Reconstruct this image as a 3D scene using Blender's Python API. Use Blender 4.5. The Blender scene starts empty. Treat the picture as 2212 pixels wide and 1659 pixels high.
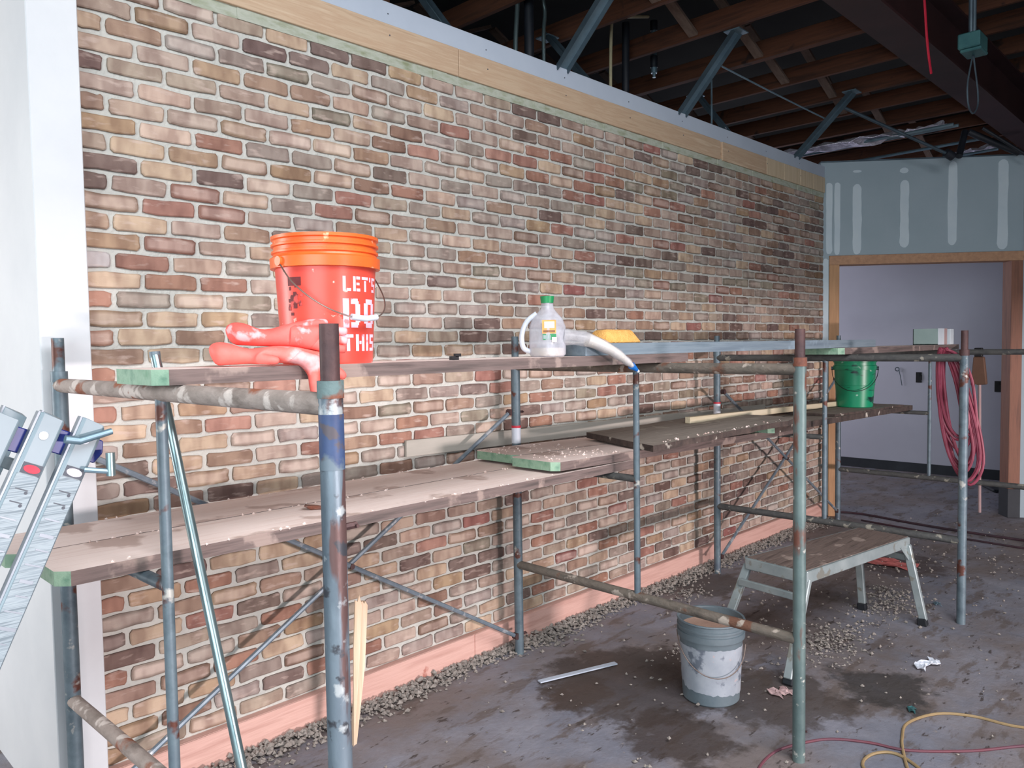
import bpy, bmesh, math, random
from mathutils import Vector, Matrix, Euler, noise as mnoise
random.seed(7)
PI = math.pi
SC = bpy.context.scene
COL = SC.collection

# ------------------------------------------------------------------ camera, world, lights, exposure
F_PX, YAW, PITCH, ROLL = 1680.5, 0.771717, -0.0492368, -0.015135
CAM = Vector((0.0, -2.92692, 1.61355))
fw = Vector((math.cos(YAW)*math.cos(PITCH), math.sin(YAW)*math.cos(PITCH), math.sin(PITCH)))
rt = Vector((math.sin(YAW), -math.cos(YAW), 0.0))
up = rt.cross(fw)
rt2 = rt*math.cos(ROLL) + up*math.sin(ROLL)
up2 = -rt*math.sin(ROLL) + up*math.cos(ROLL)
cd = bpy.data.cameras.new('camera'); cam = bpy.data.objects.new('camera', cd); COL.objects.link(cam)
m = Matrix.Identity(4)
for i in range(3):
    m[i][0], m[i][1], m[i][2], m[i][3] = rt2[i], up2[i], -fw[i], CAM[i]
cam.matrix_world = m
cd.sensor_fit = 'HORIZONTAL'; cd.sensor_width = 36.0; cd.lens = F_PX/2212.0*36.0
cd.clip_start = 0.05; cd.clip_end = 100
SC.camera = cam
SC.view_settings.view_transform = 'Standard'; SC.view_settings.look = 'None'
SC.view_settings.gamma = 1.0; SC.view_settings.use_curve_mapping = False
SC.view_settings.exposure = -0.28

w = bpy.data.worlds.new('world'); SC.world = w; w.use_nodes = True
w.node_tree.nodes['Background'].inputs[0].default_value = (0.55, 0.68, 0.9, 1)
w.node_tree.nodes['Background'].inputs[1].default_value = 0.35

def area(name, loc, target, sx, sy, power, color):
    ld = bpy.data.lights.new(name, 'AREA'); ld.shape = 'RECTANGLE'; ld.size = sx; ld.size_y = sy
    ld.energy = power; ld.color = color
    o = bpy.data.objects.new(name, ld); COL.objects.link(o); o.location = loc
    d = Vector(target) - Vector(loc)
    o.rotation_euler = d.to_track_quat('-Z', 'Y').to_euler()
    return o
# daylight through the two openings of the shell, an added overhead fill and unseen sources in the rooms beyond
area('daylight_storefront', (-2.85, -3.9, 2.1), (2.0, -0.9, 1.6), 3.8, 2.4, 238, (0.84, 0.95, 1.0))
area('daylight_doorway', (2.6, -13.0, 0.8), (3.2, 0.0, 0.8), 1.5, 0.45, 1450, (1.0, 0.87, 0.87))   # low daylight through wall_right, cut off the upper wall by an added low head
area('overhead_fill', (1.2, -4.2, 4.0), (1.4, -2.9, 0.0), 3.4, 2.2, 370, (0.96, 0.96, 1.0))  # added overhead fill for plank tops and floor; the roof has no opening
area('daylight_back_room', (8.9, 3.3, 2.0), (9.6, 0.0, 1.4), 1.6, 1.6, 75, (0.88, 0.88, 1.0))
area('daylight_side_room', (-2.2, 2.6, 1.8), (0.7, 0.9, 1.1), 1.6, 2.2, 175, (1.0, 0.96, 0.95))

# ------------------------------------------------------------------ materials
def lin(c):
    r = []
    for x in c:
        x = x/255.0
        r.append(x/12.92 if x <= 0.04045 else ((x+0.055)/1.055)**2.4)
    return (r[0], r[1], r[2], 1.0)

def pm(name, cols, scale=8.0, rough=0.7, metal=0.0, bump=0.0, bscale=None, stretch=(1, 1, 1), detail=6.0,
       spots=None, world=False, spec=0.5, lo=0.3, hi=0.7):
    """noise-mottled surface; spots = (colour, scale, threshold, roughness)"""
    mt = bpy.data.materials.new(name); mt.use_nodes = True
    nt = mt.node_tree; N = nt.nodes; L = nt.links
    bs = N['Principled BSDF']
    if world:
        tc = N.new('ShaderNodeNewGeometry'); src = tc.outputs['Position']
    else:
        tc = N.new('ShaderNodeTexCoord'); src = tc.outputs['Object']
    mp = N.new('ShaderNodeMapping'); mp.inputs['Scale'].default_value = stretch
    L.new(src, mp.inputs['Vector'])
    no = N.new('ShaderNodeTexNoise'); no.inputs['Scale'].default_value = scale; no.inputs['Detail'].default_value = detail
    no.inputs['Roughness'].default_value = 0.6
    L.new(mp.outputs[0], no.inputs['Vector'])
    cr = N.new('ShaderNodeValToRGB'); e = cr.color_ramp.elements
    e[0].position = lo; e[1].position = hi
    e[0].color = lin(cols[0]); e[1].color = lin(cols[-1])
    for i, c in enumerate(cols[1:-1]):
        x = e.new(lo + (hi-lo)*(i+1)/(len(cols)-1)); x.color = lin(c)
    L.new(no.outputs['Fac'], cr.inputs[0])
    out = cr.outputs[0]
    rough_in = None
    for sp in (spots or []):
        n2 = N.new('ShaderNodeTexNoise'); n2.inputs['Scale'].default_value = sp[1]; n2.inputs['Detail'].default_value = 5
        mp2 = N.new('ShaderNodeMapping'); mp2.inputs['Location'].default_value = (sp[1]*1.3, 2.1, 5.7)
        if len(sp) > 3: mp2.inputs['Scale'].default_value = sp[3]
        L.new(src, mp2.inputs['Vector']); L.new(mp2.outputs[0], n2.inputs['Vector'])
        r2 = N.new('ShaderNodeValToRGB'); r2.color_ramp.elements[0].position = sp[2]; r2.color_ramp.elements[1].position = min(1, sp[2]+0.05)
        L.new(n2.outputs['Fac'], r2.inputs[0])
        mx = N.new('ShaderNodeMix'); mx.data_type = 'RGBA'
        L.new(r2.outputs[0], mx.inputs[0]); L.new(out, mx.inputs[6]); mx.inputs[7].default_value = lin(sp[0])
        out = mx.outputs[2]
    L.new(out, bs.inputs['Base Color'])
    bs.inputs['Roughness'].default_value = rough; bs.inputs['Metallic'].default_value = metal
    bs.inputs['Specular IOR Level'].default_value = spec
    if bump:
        nb = N.new('ShaderNodeTexNoise'); nb.inputs['Scale'].default_value = bscale or scale*4; nb.inputs['Detail'].default_value = 6
        L.new(mp.outputs[0], nb.inputs['Vector'])
        bp = N.new('ShaderNodeBump'); bp.inputs['Strength'].default_value = bump; bp.inputs['Distance'].default_value = 0.01
        L.new(nb.outputs['Fac'], bp.inputs['Height']); L.new(bp.outputs[0], bs.inputs['Normal'])
    return mt

def wood(name, cols, axis='x', scale=5.0, rough=0.75, spots=None, bump=0.25):
    st = {'x': (0.6, 9, 9), 'y': (9, 0.6, 9), 'z': (9, 9, 0.6)}[axis]
    return pm(name, cols, scale=scale, rough=rough, stretch=st, bump=bump, bscale=scale*3, spots=spots, lo=0.32, hi=0.68)

M = {}
M['mortar'] = pm('mortar', [(184, 184, 178), (206, 204, 196)], 9, 0.95, bump=0.7, bscale=60, world=True)
M['white_paint'] = pm('white_paint', [(206, 209, 212), (216, 218, 220)], 3, 0.55, bump=0.06, bscale=40, world=True)
M['drywall_white'] = pm('drywall_white', [(176, 186, 200), (186, 195, 208)], 3, 0.85, bump=0.05, world=True)
M['drywall'] = pm('drywall', [(152, 168, 176), (162, 176, 184)], 1.6, 0.9, world=True)
M['mud_strip'] = pm('mud_strip', [(194, 208, 216), (204, 216, 222)], 6, 0.8)
M['far_wall'] = pm('far_wall', [(190, 190, 202), (198, 198, 210)], 1.4, 0.85, world=True)
M['pine'] = wood('pine', [(180, 150, 122), (200, 174, 146), (190, 160, 132), (208, 184, 156)], 'x', 3.2, 0.7)
M['pine_pale'] = wood('pine_pale', [(196, 174, 142), (212, 192, 164)], 'z', 4, 0.7)
M['pine_jamb'] = wood('pine_jamb', [(170, 128, 92), (196, 152, 112)], 'z', 4, 0.7, spots=[((110, 50, 40), 5, 0.72)])
M['pine_header'] = wood('pine_header', [(168, 128, 100), (190, 148, 116)], 'x', 4, 0.7)
M['red_jamb'] = wood('red_jamb', [(112, 78, 66), (140, 96, 78), (122, 88, 72)], 'z', 3, 0.7)
M['green_smear'] = pm('green_smear', [(150, 156, 132), (178, 182, 168), (136, 142, 112)], 7, 0.9, bump=0.4, stretch=(1, 1, 3))
M['pink_board'] = wood('pink_board', [(192, 148, 136), (212, 170, 158), (200, 156, 144)], 'x', 3, 0.7, spots=[((168, 92, 76), 9, 0.73)])
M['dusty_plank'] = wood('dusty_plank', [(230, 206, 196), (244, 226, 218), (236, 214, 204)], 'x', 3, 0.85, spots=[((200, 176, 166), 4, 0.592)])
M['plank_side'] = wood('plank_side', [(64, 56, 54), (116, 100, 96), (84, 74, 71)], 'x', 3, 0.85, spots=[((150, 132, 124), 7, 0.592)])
M['green_end'] = pm('green_end', [(88, 130, 108), (142, 172, 148), (110, 150, 122)], 14, 0.7, bump=0.3)
M['gray_plank'] = wood('gray_plank', [(94, 110, 122), (124, 138, 148), (108, 122, 134)], 'x', 2.5, 0.6, spots=[((136, 152, 164), 5, 0.606)])
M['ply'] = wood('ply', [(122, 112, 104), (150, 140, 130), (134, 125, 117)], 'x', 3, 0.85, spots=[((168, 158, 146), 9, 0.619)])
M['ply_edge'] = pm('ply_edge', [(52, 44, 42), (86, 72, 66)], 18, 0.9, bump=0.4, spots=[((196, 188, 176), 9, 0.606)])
M['lumber'] = wood('lumber', [(200, 186, 156), (220, 208, 182)], 'x', 3, 0.7)
M['splinter'] = wood('splinter', [(222, 190, 158), (236, 214, 188)], 'z', 4, 0.7)
M['joist'] = wood('joist', [(56, 30, 18), (88, 50, 30), (70, 38, 24)], 'y', 2.5, 0.85, spots=[((44, 24, 18), 5, 0.632)])
M['joist_pale'] = wood('joist_pale', [(96, 78, 68), (118, 98, 86)], 'x', 4, 0.85)
M['deck'] = pm('deck', [(16, 16, 15), (28, 29, 26)], 2, 0.95, world=True)
M['beam'] = pm('beam', [(44, 22, 24), (60, 32, 33)], 3, 0.6, world=True)
M['galv'] = pm('galv', [(104, 130, 144), (134, 158, 170)], 6, 0.45, metal=0.6)
M['galv_dark'] = pm('galv_dark', [(60, 74, 84), (88, 104, 114)], 6, 0.5, metal=0.5)
M['chrome'] = pm('chrome', [(132, 156, 160), (164, 186, 188)], 30, 0.28, metal=0.85, stretch=(1, 1, 0.2))
M['black_pipe'] = pm('black_pipe', [(18, 22, 30), (34, 38, 46)], 8, 0.5)
M['beige_pipe'] = pm('beige_pipe', [(178, 166, 132), (196, 186, 152)], 8, 0.5)
M['steel'] = pm('steel', [(70, 84, 94), (104, 120, 128), (84, 96, 108)], 7, 0.5, metal=0.25, bump=0.15, spots=[((92, 54, 44), 9, 0.606), ((176, 176, 170), 16, 0.645)])
M['steel_green'] = pm('steel_green', [(80, 98, 98), (104, 122, 120)], 7, 0.5, metal=0.2, bump=0.15, spots=[((104, 66, 54), 6, 0.592, (2, 2, 0.6)), ((190, 190, 182), 16, 0.652)])
M['steel_near'] = pm('steel_near', [(78, 90, 100), (112, 126, 136), (94, 106, 118)], 6, 0.45, metal=0.3, bump=0.25, stretch=(1, 1, 0.4), spots=[((94, 72, 70), 6, 0.57, (3, 3, 0.5)), ((64, 66, 72), 22, 0.58), ((170, 176, 178), 18, 0.62)])
M['rust'] = pm('rust', [(72, 46, 44), (120, 72, 54), (90, 56, 48)], 12, 0.75, bump=0.4, spots=[((96, 116, 116), 7, 0.579)])
M['rust_pin'] = pm('rust_pin', [(66, 50, 52), (92, 66, 64)], 14, 0.6, metal=0.3, bump=0.2)
M['dirty_bar'] = pm('dirty_bar', [(112, 100, 92), (164, 150, 142), (134, 122, 114)], 12, 0.8, bump=0.6, stretch=(1, 0.5, 1), spots=[((140, 84, 60), 6, 0.566), ((202, 190, 182), 13, 0.592)])
M['dark_bar'] = pm('dark_bar', [(52, 54, 58), (84, 84, 82), (66, 66, 68)], 14, 0.75, bump=0.5, stretch=(1, 0.5, 1), spots=[((150, 146, 134), 16, 0.619)])
M['mud_bar'] = pm('mud_bar', [(78, 74, 68), (116, 106, 96), (94, 90, 82)], 14, 0.85, bump=0.7, stretch=(1, 0.5, 1), spots=[((112, 78, 62), 8, 0.58), ((176, 164, 152), 15, 0.6)])
M['brace'] = pm('brace', [(112, 126, 138), (142, 154, 164)], 20, 0.45, metal=0.4, spots=[((176, 180, 184), 22, 0.606)])
M['blue_paint'] = pm('blue_paint', [(44, 60, 96), (60, 80, 116)], 16, 0.55, spots=[((78, 72, 78), 22, 0.54), ((98, 112, 122), 9, 0.56)])
M['blue_plastic'] = pm('blue_plastic', [(22, 36, 104), (30, 48, 124)], 6, 0.4)
M['ladder'] = pm('ladder', [(112, 128, 136), (126, 142, 150)], 5, 0.4, metal=0.0)
M['ladder_edge'] = pm('ladder_edge', [(118, 126, 136), (134, 142, 150)], 5, 0.4, metal=0.3)
M['sticker'] = pm('sticker', [(100, 114, 122), (146, 158, 164), (116, 130, 138)], 10, 0.5, stretch=(0.5, 1, 22), lo=0.4, hi=0.6)
M['print_dark'] = pm('print_dark', [(62, 66, 76), (80, 84, 92)], 30, 0.6)
M['print_red'] = pm('print_red', [(190, 40, 60), (206, 60, 78)], 30, 0.6)
M['print_pale'] = pm('print_pale', [(198, 186, 200), (210, 200, 210)], 30, 0.6)
M['orange'] = pm('orange', [(230, 84, 66), (216, 74, 64)], 5, 0.35, spots=[((226, 110, 104), 6, 0.566, (1, 1, 0.4)), ((250, 190, 176), 40, 0.672)])
M['orange_rim'] = pm('orange_rim', [(244, 118, 50), (236, 100, 46)], 8, 0.35, spots=[((255, 190, 150), 26, 0.658)])
M['orange_in'] = pm('orange_in', [(190, 70, 40), (180, 60, 36)], 8, 0.6)
M['bucket_print'] = pm('bucket_print', [(232, 202, 222), (240, 216, 230)], 14, 0.6, spots=[((232, 130, 132), 24, 0.606)])
M['bucket_dark'] = pm('bucket_dark', [(92, 30, 34), (120, 40, 42)], 20, 0.6, spots=[((214, 84, 78), 22, 0.579)])
M['wire'] = pm('wire', [(120, 104, 96), (150, 134, 124)], 20, 0.4, metal=0.7)
M['white_plastic'] = pm('white_plastic', [(206, 214, 226), (220, 226, 234)], 8, 0.4)
M['glove'] = pm('glove', [(236, 88, 76), (250, 128, 118)], 7, 0.6, bump=0.15, spots=[((250, 178, 178), 6, 0.579)])
M['glove_dusty'] = pm('glove_dusty', [(232, 84, 74), (244, 116, 108)], 7, 0.65, bump=0.15, spots=[((238, 176, 178), 13, 0.55)])
M['green_bucket'] = pm('green_bucket', [(18, 130, 92), (24, 146, 104)], 4, 0.35, spots=[((12, 44, 40), 5, 0.606, (1, 1, 3)), ((150, 190, 170), 16, 0.672)])
M['bucket_grey'] = pm('bucket_grey', [(84, 98, 106), (106, 118, 124)], 6, 0.6, bump=0.2)
M['bucket_label'] = pm('bucket_label', [(138, 146, 156), (164, 170, 178)], 8, 0.75, spots=[((98, 106, 118), 12, 0.566), ((190, 160, 156), 18, 0.68)])
M['grout'] = pm('grout', [(164, 132, 116), (180, 148, 130)], 20, 0.9, bump=0.5)
M['grout_pale'] = pm('grout_pale', [(214, 206, 190), (226, 218, 204)], 10, 0.85, bump=0.2)
M['sponge'] = pm('sponge', [(232, 166, 84), (244, 190, 110)], 30, 0.95, bump=0.8, bscale=160)
M['cap_green'] = pm('cap_green', [(30, 130, 76), (38, 146, 88)], 9, 0.4)
M['label_orange'] = pm('label_orange', [(226, 150, 78), (238, 172, 100)], 20, 0.6)
M['label_cream'] = pm('label_cream', [(240, 214, 196), (246, 226, 212)], 20, 0.6)
M['label_brown'] = pm('label_brown', [(110, 72, 50), (150, 104, 70)], 40, 0.6)
M['tip_blue'] = pm('tip_blue', [(20, 100, 180), (26, 114, 196)], 9, 0.4)
M['box_green'] = pm('box_green', [(140, 162, 160), (156, 176, 172)], 5, 0.8)
M['box_white'] = pm('box_white', [(204, 214, 222), (216, 224, 230)], 5, 0.8)
M['box_pink'] = pm('box_pink', [(168, 140, 140), (186, 158, 156)], 5, 0.8)
M['hose_red'] = pm('hose_red', [(112, 36, 54), (146, 62, 82)], 12, 0.5)
M['cord_red'] = pm('cord_red', [(108, 56, 66), (92, 60, 72)], 6, 0.7)
M['cord_yellow'] = pm('cord_yellow', [(134, 112, 78), (154, 132, 96)], 6, 0.7)
M['cord_dark'] = pm('cord_dark', [(62, 34, 44), (46, 36, 44)], 6, 0.7)
M['string_red'] = pm('string_red', [(190, 22, 52), (206, 32, 62)], 6, 0.5)
M['foil'] = pm('foil', [(200, 196, 214), (240, 238, 248)], 26, 0.3, metal=0.6, bump=0.9, bscale=50)
M['teal_metal'] = pm('teal_metal', [(48, 92, 96), (70, 116, 116)], 9, 0.5, metal=0.3)
M['black'] = pm('black', [(14, 14, 18), (26, 26, 30)], 9, 0.6)
M['dark_base'] = pm('dark_base', [(38, 42, 48), (52, 56, 62)], 4, 0.7)
M['bench_top'] = wood('bench_top', [(86, 72, 66), (124, 106, 98), (104, 90, 84)], 'x', 5, 0.85, spots=[((160, 142, 132), 9, 0.606)])
M['bench_metal'] = pm('bench_metal', [(142, 154, 156), (172, 182, 182)], 8, 0.4, metal=0.35, spots=[((140, 140, 132), 14, 0.579)])
M['rubber'] = pm('rubber', [(16, 20, 26), (30, 34, 40)], 9, 0.8)
M['rubble'] = pm('rubble', [(112, 106, 102), (148, 141, 134), (92, 86, 82)], 30, 0.95, world=True)
M['rag'] = pm('rag', [(150, 76, 74), (180, 104, 100)], 9, 0.9, bump=0.4)
M['film'] = pm('film', [(190, 196, 208), (226, 230, 240)], 16, 0.3, bump=0.5)
M['brown_board'] = pm('brown_board', [(92, 66, 52), (108, 78, 62)], 6, 0.8)

def brick_material():
    mt = bpy.data.materials.new('brick_clay'); mt.use_nodes = True
    nt = mt.node_tree; N = nt.nodes; L = nt.links; bs = N['Principled BSDF']
    at = N.new('ShaderNodeAttribute'); at.attribute_name = 'tint'
    g = N.new('ShaderNodeNewGeometry')
    mp = N.new('ShaderNodeMapping'); mp.inputs['Scale'].default_value = (15, 5, 7); L.new(g.outputs['Position'], mp.inputs['Vector'])
    n1 = N.new('ShaderNodeTexNoise'); n1.inputs['Scale'].default_value = 1.0; n1.inputs['Detail'].default_value = 2; L.new(mp.outputs[0], n1.inputs['Vector'])
    r1 = N.new('ShaderNodeValToRGB'); r1.color_ramp.elements[0].position = 0.36; r1.color_ramp.elements[1].position = 0.60
    r1.color_ramp.elements[0].color = (0.70, 0.64, 0.63, 1); r1.color_ramp.elements[1].color = (1.08, 1.08, 1.07, 1)
    L.new(n1.outputs['Fac'], r1.inputs[0])
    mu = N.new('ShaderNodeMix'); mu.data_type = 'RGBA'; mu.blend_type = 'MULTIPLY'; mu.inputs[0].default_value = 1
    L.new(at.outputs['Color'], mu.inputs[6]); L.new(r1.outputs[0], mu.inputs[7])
    mp2 = N.new('ShaderNodeMapping'); mp2.inputs['Scale'].default_value = (11, 11, 38); L.new(g.outputs['Position'], mp2.inputs['Vector'])
    n2 = N.new('ShaderNodeTexNoise'); n2.inputs['Scale'].default_value = 1.2; n2.inputs['Detail'].default_value = 4; L.new(mp2.outputs[0], n2.inputs['Vector'])
    r2 = N.new('ShaderNodeValToRGB'); r2.color_ramp.elements[0].position = 0.56; r2.color_ramp.elements[1].position = 0.70
    r2.color_ramp.elements[1].color = (0.5, 0.5, 0.5, 1); L.new(n2.outputs['Fac'], r2.inputs[0])
    m2 = N.new('ShaderNodeMix'); m2.data_type = 'RGBA'; L.new(r2.outputs[0], m2.inputs[0]); L.new(mu.outputs[2], m2.inputs[6])
    m2.inputs[7].default_value = lin((206, 184, 172))
    L.new(m2.outputs[2], bs.inputs['Base Color']); bs.inputs['Roughness'].default_value = 0.75
    n3 = N.new('ShaderNodeTexNoise'); n3.inputs['Scale'].default_value = 90; L.new(g.outputs['Position'], n3.inputs['Vector'])
    bp = N.new('ShaderNodeBump'); bp.inputs['Strength'].default_value = 0.35; bp.inputs['Distance'].default_value = 0.004
    L.new(n3.outputs['Fac'], bp.inputs['Height']); L.new(bp.outputs[0], bs.inputs['Normal'])
    return mt
M['brick'] = brick_material()

def floor_material():
    mt = bpy.data.materials.new('muddy_concrete'); mt.use_nodes = True
    nt = mt.node_tree; N = nt.nodes; L = nt.links; bs = N['Principled BSDF']
    g = N.new('ShaderNodeNewGeometry'); P = g.outputs['Position']
    def no(scale, st=(1, 1, 1), detail=8, ro=0.65):
        mp = N.new('ShaderNodeMapping'); mp.inputs['Scale'].default_value = st; mp.inputs['Location'].default_value = (scale, 3.1, 0)
        L.new(P, mp.inputs['Vector'])
        n = N.new('ShaderNodeTexNoise'); n.inputs['Scale'].default_value = scale; n.inputs['Detail'].default_value = detail; n.inputs['Roughness'].default_value = ro
        L.new(mp.outputs[0], n.inputs['Vector']); return n.outputs['Fac']
    def ramp(f, a, b, ca, cb):
        r = N.new('ShaderNodeValToRGB'); e = r.color_ramp.elements; e[0].position = a; e[1].position = b
        e[0].color = ca; e[1].color = cb; L.new(f, r.inputs[0]); return r.outputs[0]
    def mix(f, a, b):
        x = N.new('ShaderNodeMix'); x.data_type = 'RGBA'; L.new(f, x.inputs[0]); L.new(a, x.inputs[6])
        if isinstance(b, tuple): x.inputs[7].default_value = b
        else: L.new(b, x.inputs[7])
        return x.outputs[2]
    W, B = (1, 1, 1, 1), (0, 0, 0, 1)
    base = ramp(no(2.2), 0.35, 0.65, lin((116, 118, 130)), lin((144, 143, 152)))
    base = mix(ramp(no(1.1), 0.42, 0.58, B, W), base, lin((122, 112, 110)))
    # dried mud smears, streaked
    base = mix(ramp(no(5.0, (0.6, 1.6, 1)), 0.54, 0.60, B, (0.75, 0.75, 0.75, 1)), base, lin((100, 88, 82)))
    base = mix(ramp(no(13.0, (0.6, 1.7, 1)), 0.60, 0.64, B, (0.9, 0.9, 0.9, 1)), base, lin((70, 61, 58)))
    base = mix(ramp(no(21.0), 0.66, 0.69, B, W), base, lin((140, 132, 126)))
    # damp patches with a ragged outline
    wob = no(6.0, detail=5)
    for (cx, cy, rad, col) in ((3.02, -0.80, 0.42, (64, 54, 50)), (3.72, -1.66, 0.20, (46, 43, 42)), (2.70, -1.22, 0.20, (60, 49, 44)),
                               (2.75, -0.66, 0.15, (72, 60, 54)), (3.3, -1.35, 0.30, (70, 60, 55)), (4.6, -0.25, 0.25, (76, 68, 65)), (5.9, -1.0, 0.3, (82, 70, 68))):
        vm = N.new('ShaderNodeVectorMath'); vm.operation = 'DISTANCE'; L.new(P, vm.inputs[0]); vm.inputs[1].default_value = (cx, cy, 0)
        ad = N.new('ShaderNodeMath'); ad.operation = 'MULTIPLY_ADD'; L.new(wob, ad.inputs[0]); ad.inputs[1].default_value = 0.55; L.new(vm.outputs['Value'], ad.inputs[2])
        base = mix(ramp(ad.outputs[0], rad+0.25, rad+0.33, (0.8, 0.8, 0.8, 1), B), base, lin(col))
    L.new(base, bs.inputs['Base Color'])
    L.new(ramp(no(3.0), 0.4, 0.6, (0.55, 0.55, 0.55, 1), (0.9, 0.9, 0.9, 1)), bs.inputs['Roughness'])
    bp = N.new('ShaderNodeBump'); bp.inputs['Strength'].default_value = 0.5; bp.inputs['Distance'].default_value = 0.012
    L.new(no(24.0), bp.inputs['Height']); L.new(bp.outputs[0], bs.inputs['Normal'])
    return mt
M['floor'] = floor_material()

def clear_plastic(name, col, alpha):
    mt = bpy.data.materials.new(name); mt.use_nodes = True; nt = mt.node_tree; N = nt.nodes; L = nt.links
    bs = N['Principled BSDF']; bs.inputs['Base Color'].default_value = lin(col); bs.inputs['Roughness'].default_value = 0.3
    no = N.new('ShaderNodeTexNoise'); no.inputs['Scale'].default_value = 22; no.inputs['Detail'].default_value = 4
    tc = N.new('ShaderNodeTexCoord'); L.new(tc.outputs['Object'], no.inputs['Vector'])
    mr = N.new('ShaderNodeMapRange'); mr.inputs[1].default_value = 0.3; mr.inputs[2].default_value = 0.7
    mr.inputs[3].default_value = alpha-0.15; mr.inputs[4].default_value = min(1, alpha+0.2)
    L.new(no.outputs['Fac'], mr.inputs[0]); L.new(mr.outputs[0], bs.inputs['Alpha'])
    return mt
M['clear'] = clear_plastic('cloudy_plastic', (206, 208, 218), 0.5)
M['bag_clear'] = clear_plastic('clear_bag', (206, 206, 212), 0.36)

# ------------------------------------------------------------------ mesh helpers
class MB:
    def __init__(s): s.v = []; s.f = []; s.mi = []; s.m = 0
    def add(s, vs, fs, m=None):
        b = len(s.v); s.v += [tuple(x) for x in vs]
        for f in fs: s.f.append(tuple(b+i for i in f)); s.mi.append(s.m if m is None else m)
        return s
    def hexa(s, p, m=None):
        """8 corners: bottom 0-3 ccw, top 4-7"""
        return s.add(p, [(0, 3, 2, 1), (4, 5, 6, 7), (0, 1, 5, 4), (1, 2, 6, 5), (2, 3, 7, 6), (3, 0, 4, 7)], m)
    def box(s, a, b, m=None):
        x0, y0, z0 = a; x1, y1, z1 = b
        return s.hexa([(x0, y0, z0), (x1, y0, z0), (x1, y1, z0), (x0, y1, z0), (x0, y0, z1), (x1, y0, z1), (x1, y1, z1), (x0, y1, z1)], m)
    def beam(s, p, q, wd, ht, upv=(0, 0, 1), m=None):
        """box along p-q; wd across, ht along the up vector"""
        p = Vector(p); q = Vector(q); d = (q-p).normalized(); r = d.cross(Vector(upv)).normalized(); u = r.cross(d)
        c = []
        for e in (p, q): pass
        A = [p - r*wd/2 - u*ht/2, q - r*wd/2 - u*ht/2, q + r*wd/2 - u*ht/2, p + r*wd/2 - u*ht/2]
        T = [a + u*ht for a in A]
        return s.hexa([A[0], A[3], A[2], A[1], T[0], T[3], T[2], T[1]], m)
    def prism(s, poly, vec, m=None):
        """planar polygon (3d points) pushed along vec"""
        n = len(poly); vec = Vector(vec); P = [Vector(p) for p in poly]; Q = [p+vec for p in P]
        fs = [tuple(range(n)), tuple(range(2*n-1, n-1, -1))]
        for i in range(n): j = (i+1) % n; fs.append((i, i+n, j+n, j))
        return s.add(P+Q, fs, m)
    def tube(s, pts, r, n=10, caps=True, m=None, flat=1.0, closed=False):
        P = [Vector(p) for p in pts]; k = len(P)
        rr = r if isinstance(r, (list, tuple)) else [r]*k
        t0 = (P[1]-P[0]).normalized(); a = Vector((0, 0, 1)) if abs(t0.z) < 0.9 else Vector((1, 0, 0))
        nrm = t0.cross(a).normalized(); vs = []
        for i in range(k):
            if closed: t = (P[(i+1) % k]-P[i-1]).normalized()
            elif i == 0: t = t0
            elif i == k-1: t = (P[i]-P[i-1]).normalized()
            else: t = ((P[i+1]-P[i]).normalized()+(P[i]-P[i-1]).normalized()).normalized()
            nrm = (nrm - t*nrm.dot(t)).normalized(); b = t.cross(nrm)
            for j in range(n):
                an = 2*PI*j/n; vs.append(P[i] + nrm*math.cos(an)*rr[i] + b*math.sin(an)*rr[i]*flat)
        fs = []
        K = k if closed else k-1
        for i in range(K):
            i2 = (i+1) % k
            for j in range(n): j2 = (j+1) % n; fs.append((i*n+j, i*n+j2, i2*n+j2, i2*n+j))
        if caps and not closed: fs += [tuple(range(n-1, -1, -1)), tuple((k-1)*n+j for j in range(n))]
        return s.add(vs, fs, m)
    def lathe(s, prof, c=(0, 0, 0), n=32, m=None, close=False, sq=0.0):
        """prof: (r, z) list; sq>0 squares the section"""
        vs = []
        for r, z in prof:
            for j in range(n):
                a = 2*PI*j/n; k = 1.0
                if sq: k = (abs(math.cos(a))**(2+sq*4)+abs(math.sin(a))**(2+sq*4))**(-1/(2+sq*4))
                vs.append((c[0]+r*k*math.cos(a), c[1]+r*k*math.sin(a), c[2]+z))
        fs = []
        for i in range(len(prof)-1):
            for j in range(n): j2 = (j+1) % n; fs.append((i*n+j, i*n+j2, (i+1)*n+j2, (i+1)*n+j))
        if prof[0][0] > 1e-5 and close: fs.append(tuple(range(n-1, -1, -1)))
        if close: fs.append(tuple((len(prof)-1)*n+j for j in range(n)))
        return s.add(vs, fs, m)
    def build(s, name, mats, parent=None, smooth=False, bevel=0.0, angle=40):
        if not isinstance(mats, (list, tuple)): mats = [mats]
        org = Vector(parent['_org']) if parent is not None and '_org' in parent.keys() else Vector((0, 0, 0))
        if parent is None: org = Vector((0, 0, 0))
        me = bpy.data.meshes.new(name)
        me.from_pydata([Vector(v)-org for v in s.v], [], s.f)
        for mt in mats: me.materials.append(mt)
        me.polygons.foreach_set('material_index', s.mi)
        bm = bmesh.new(); bm.from_mesh(me); bmesh.ops.recalc_face_normals(bm, faces=bm.faces)
        if bevel: bmesh.ops.bevel(bm, geom=[e for e in bm.edges if e.is_manifold and e.calc_face_angle(0) > 0.5], offset=bevel, segments=1, affect='EDGES', clamp_overlap=True)
        bm.to_mesh(me); bm.free()
        if smooth:
            me.polygons.foreach_set('use_smooth', [True]*len(me.polygons))
            me.set_sharp_from_angle(angle=math.radians(angle))
        me.update()
        o = bpy.data.objects.new(name, me); COL.objects.link(o)
        if parent is not None: o.parent = parent
        if parent is not None: o['_org'] = tuple(org)
        return o

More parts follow.
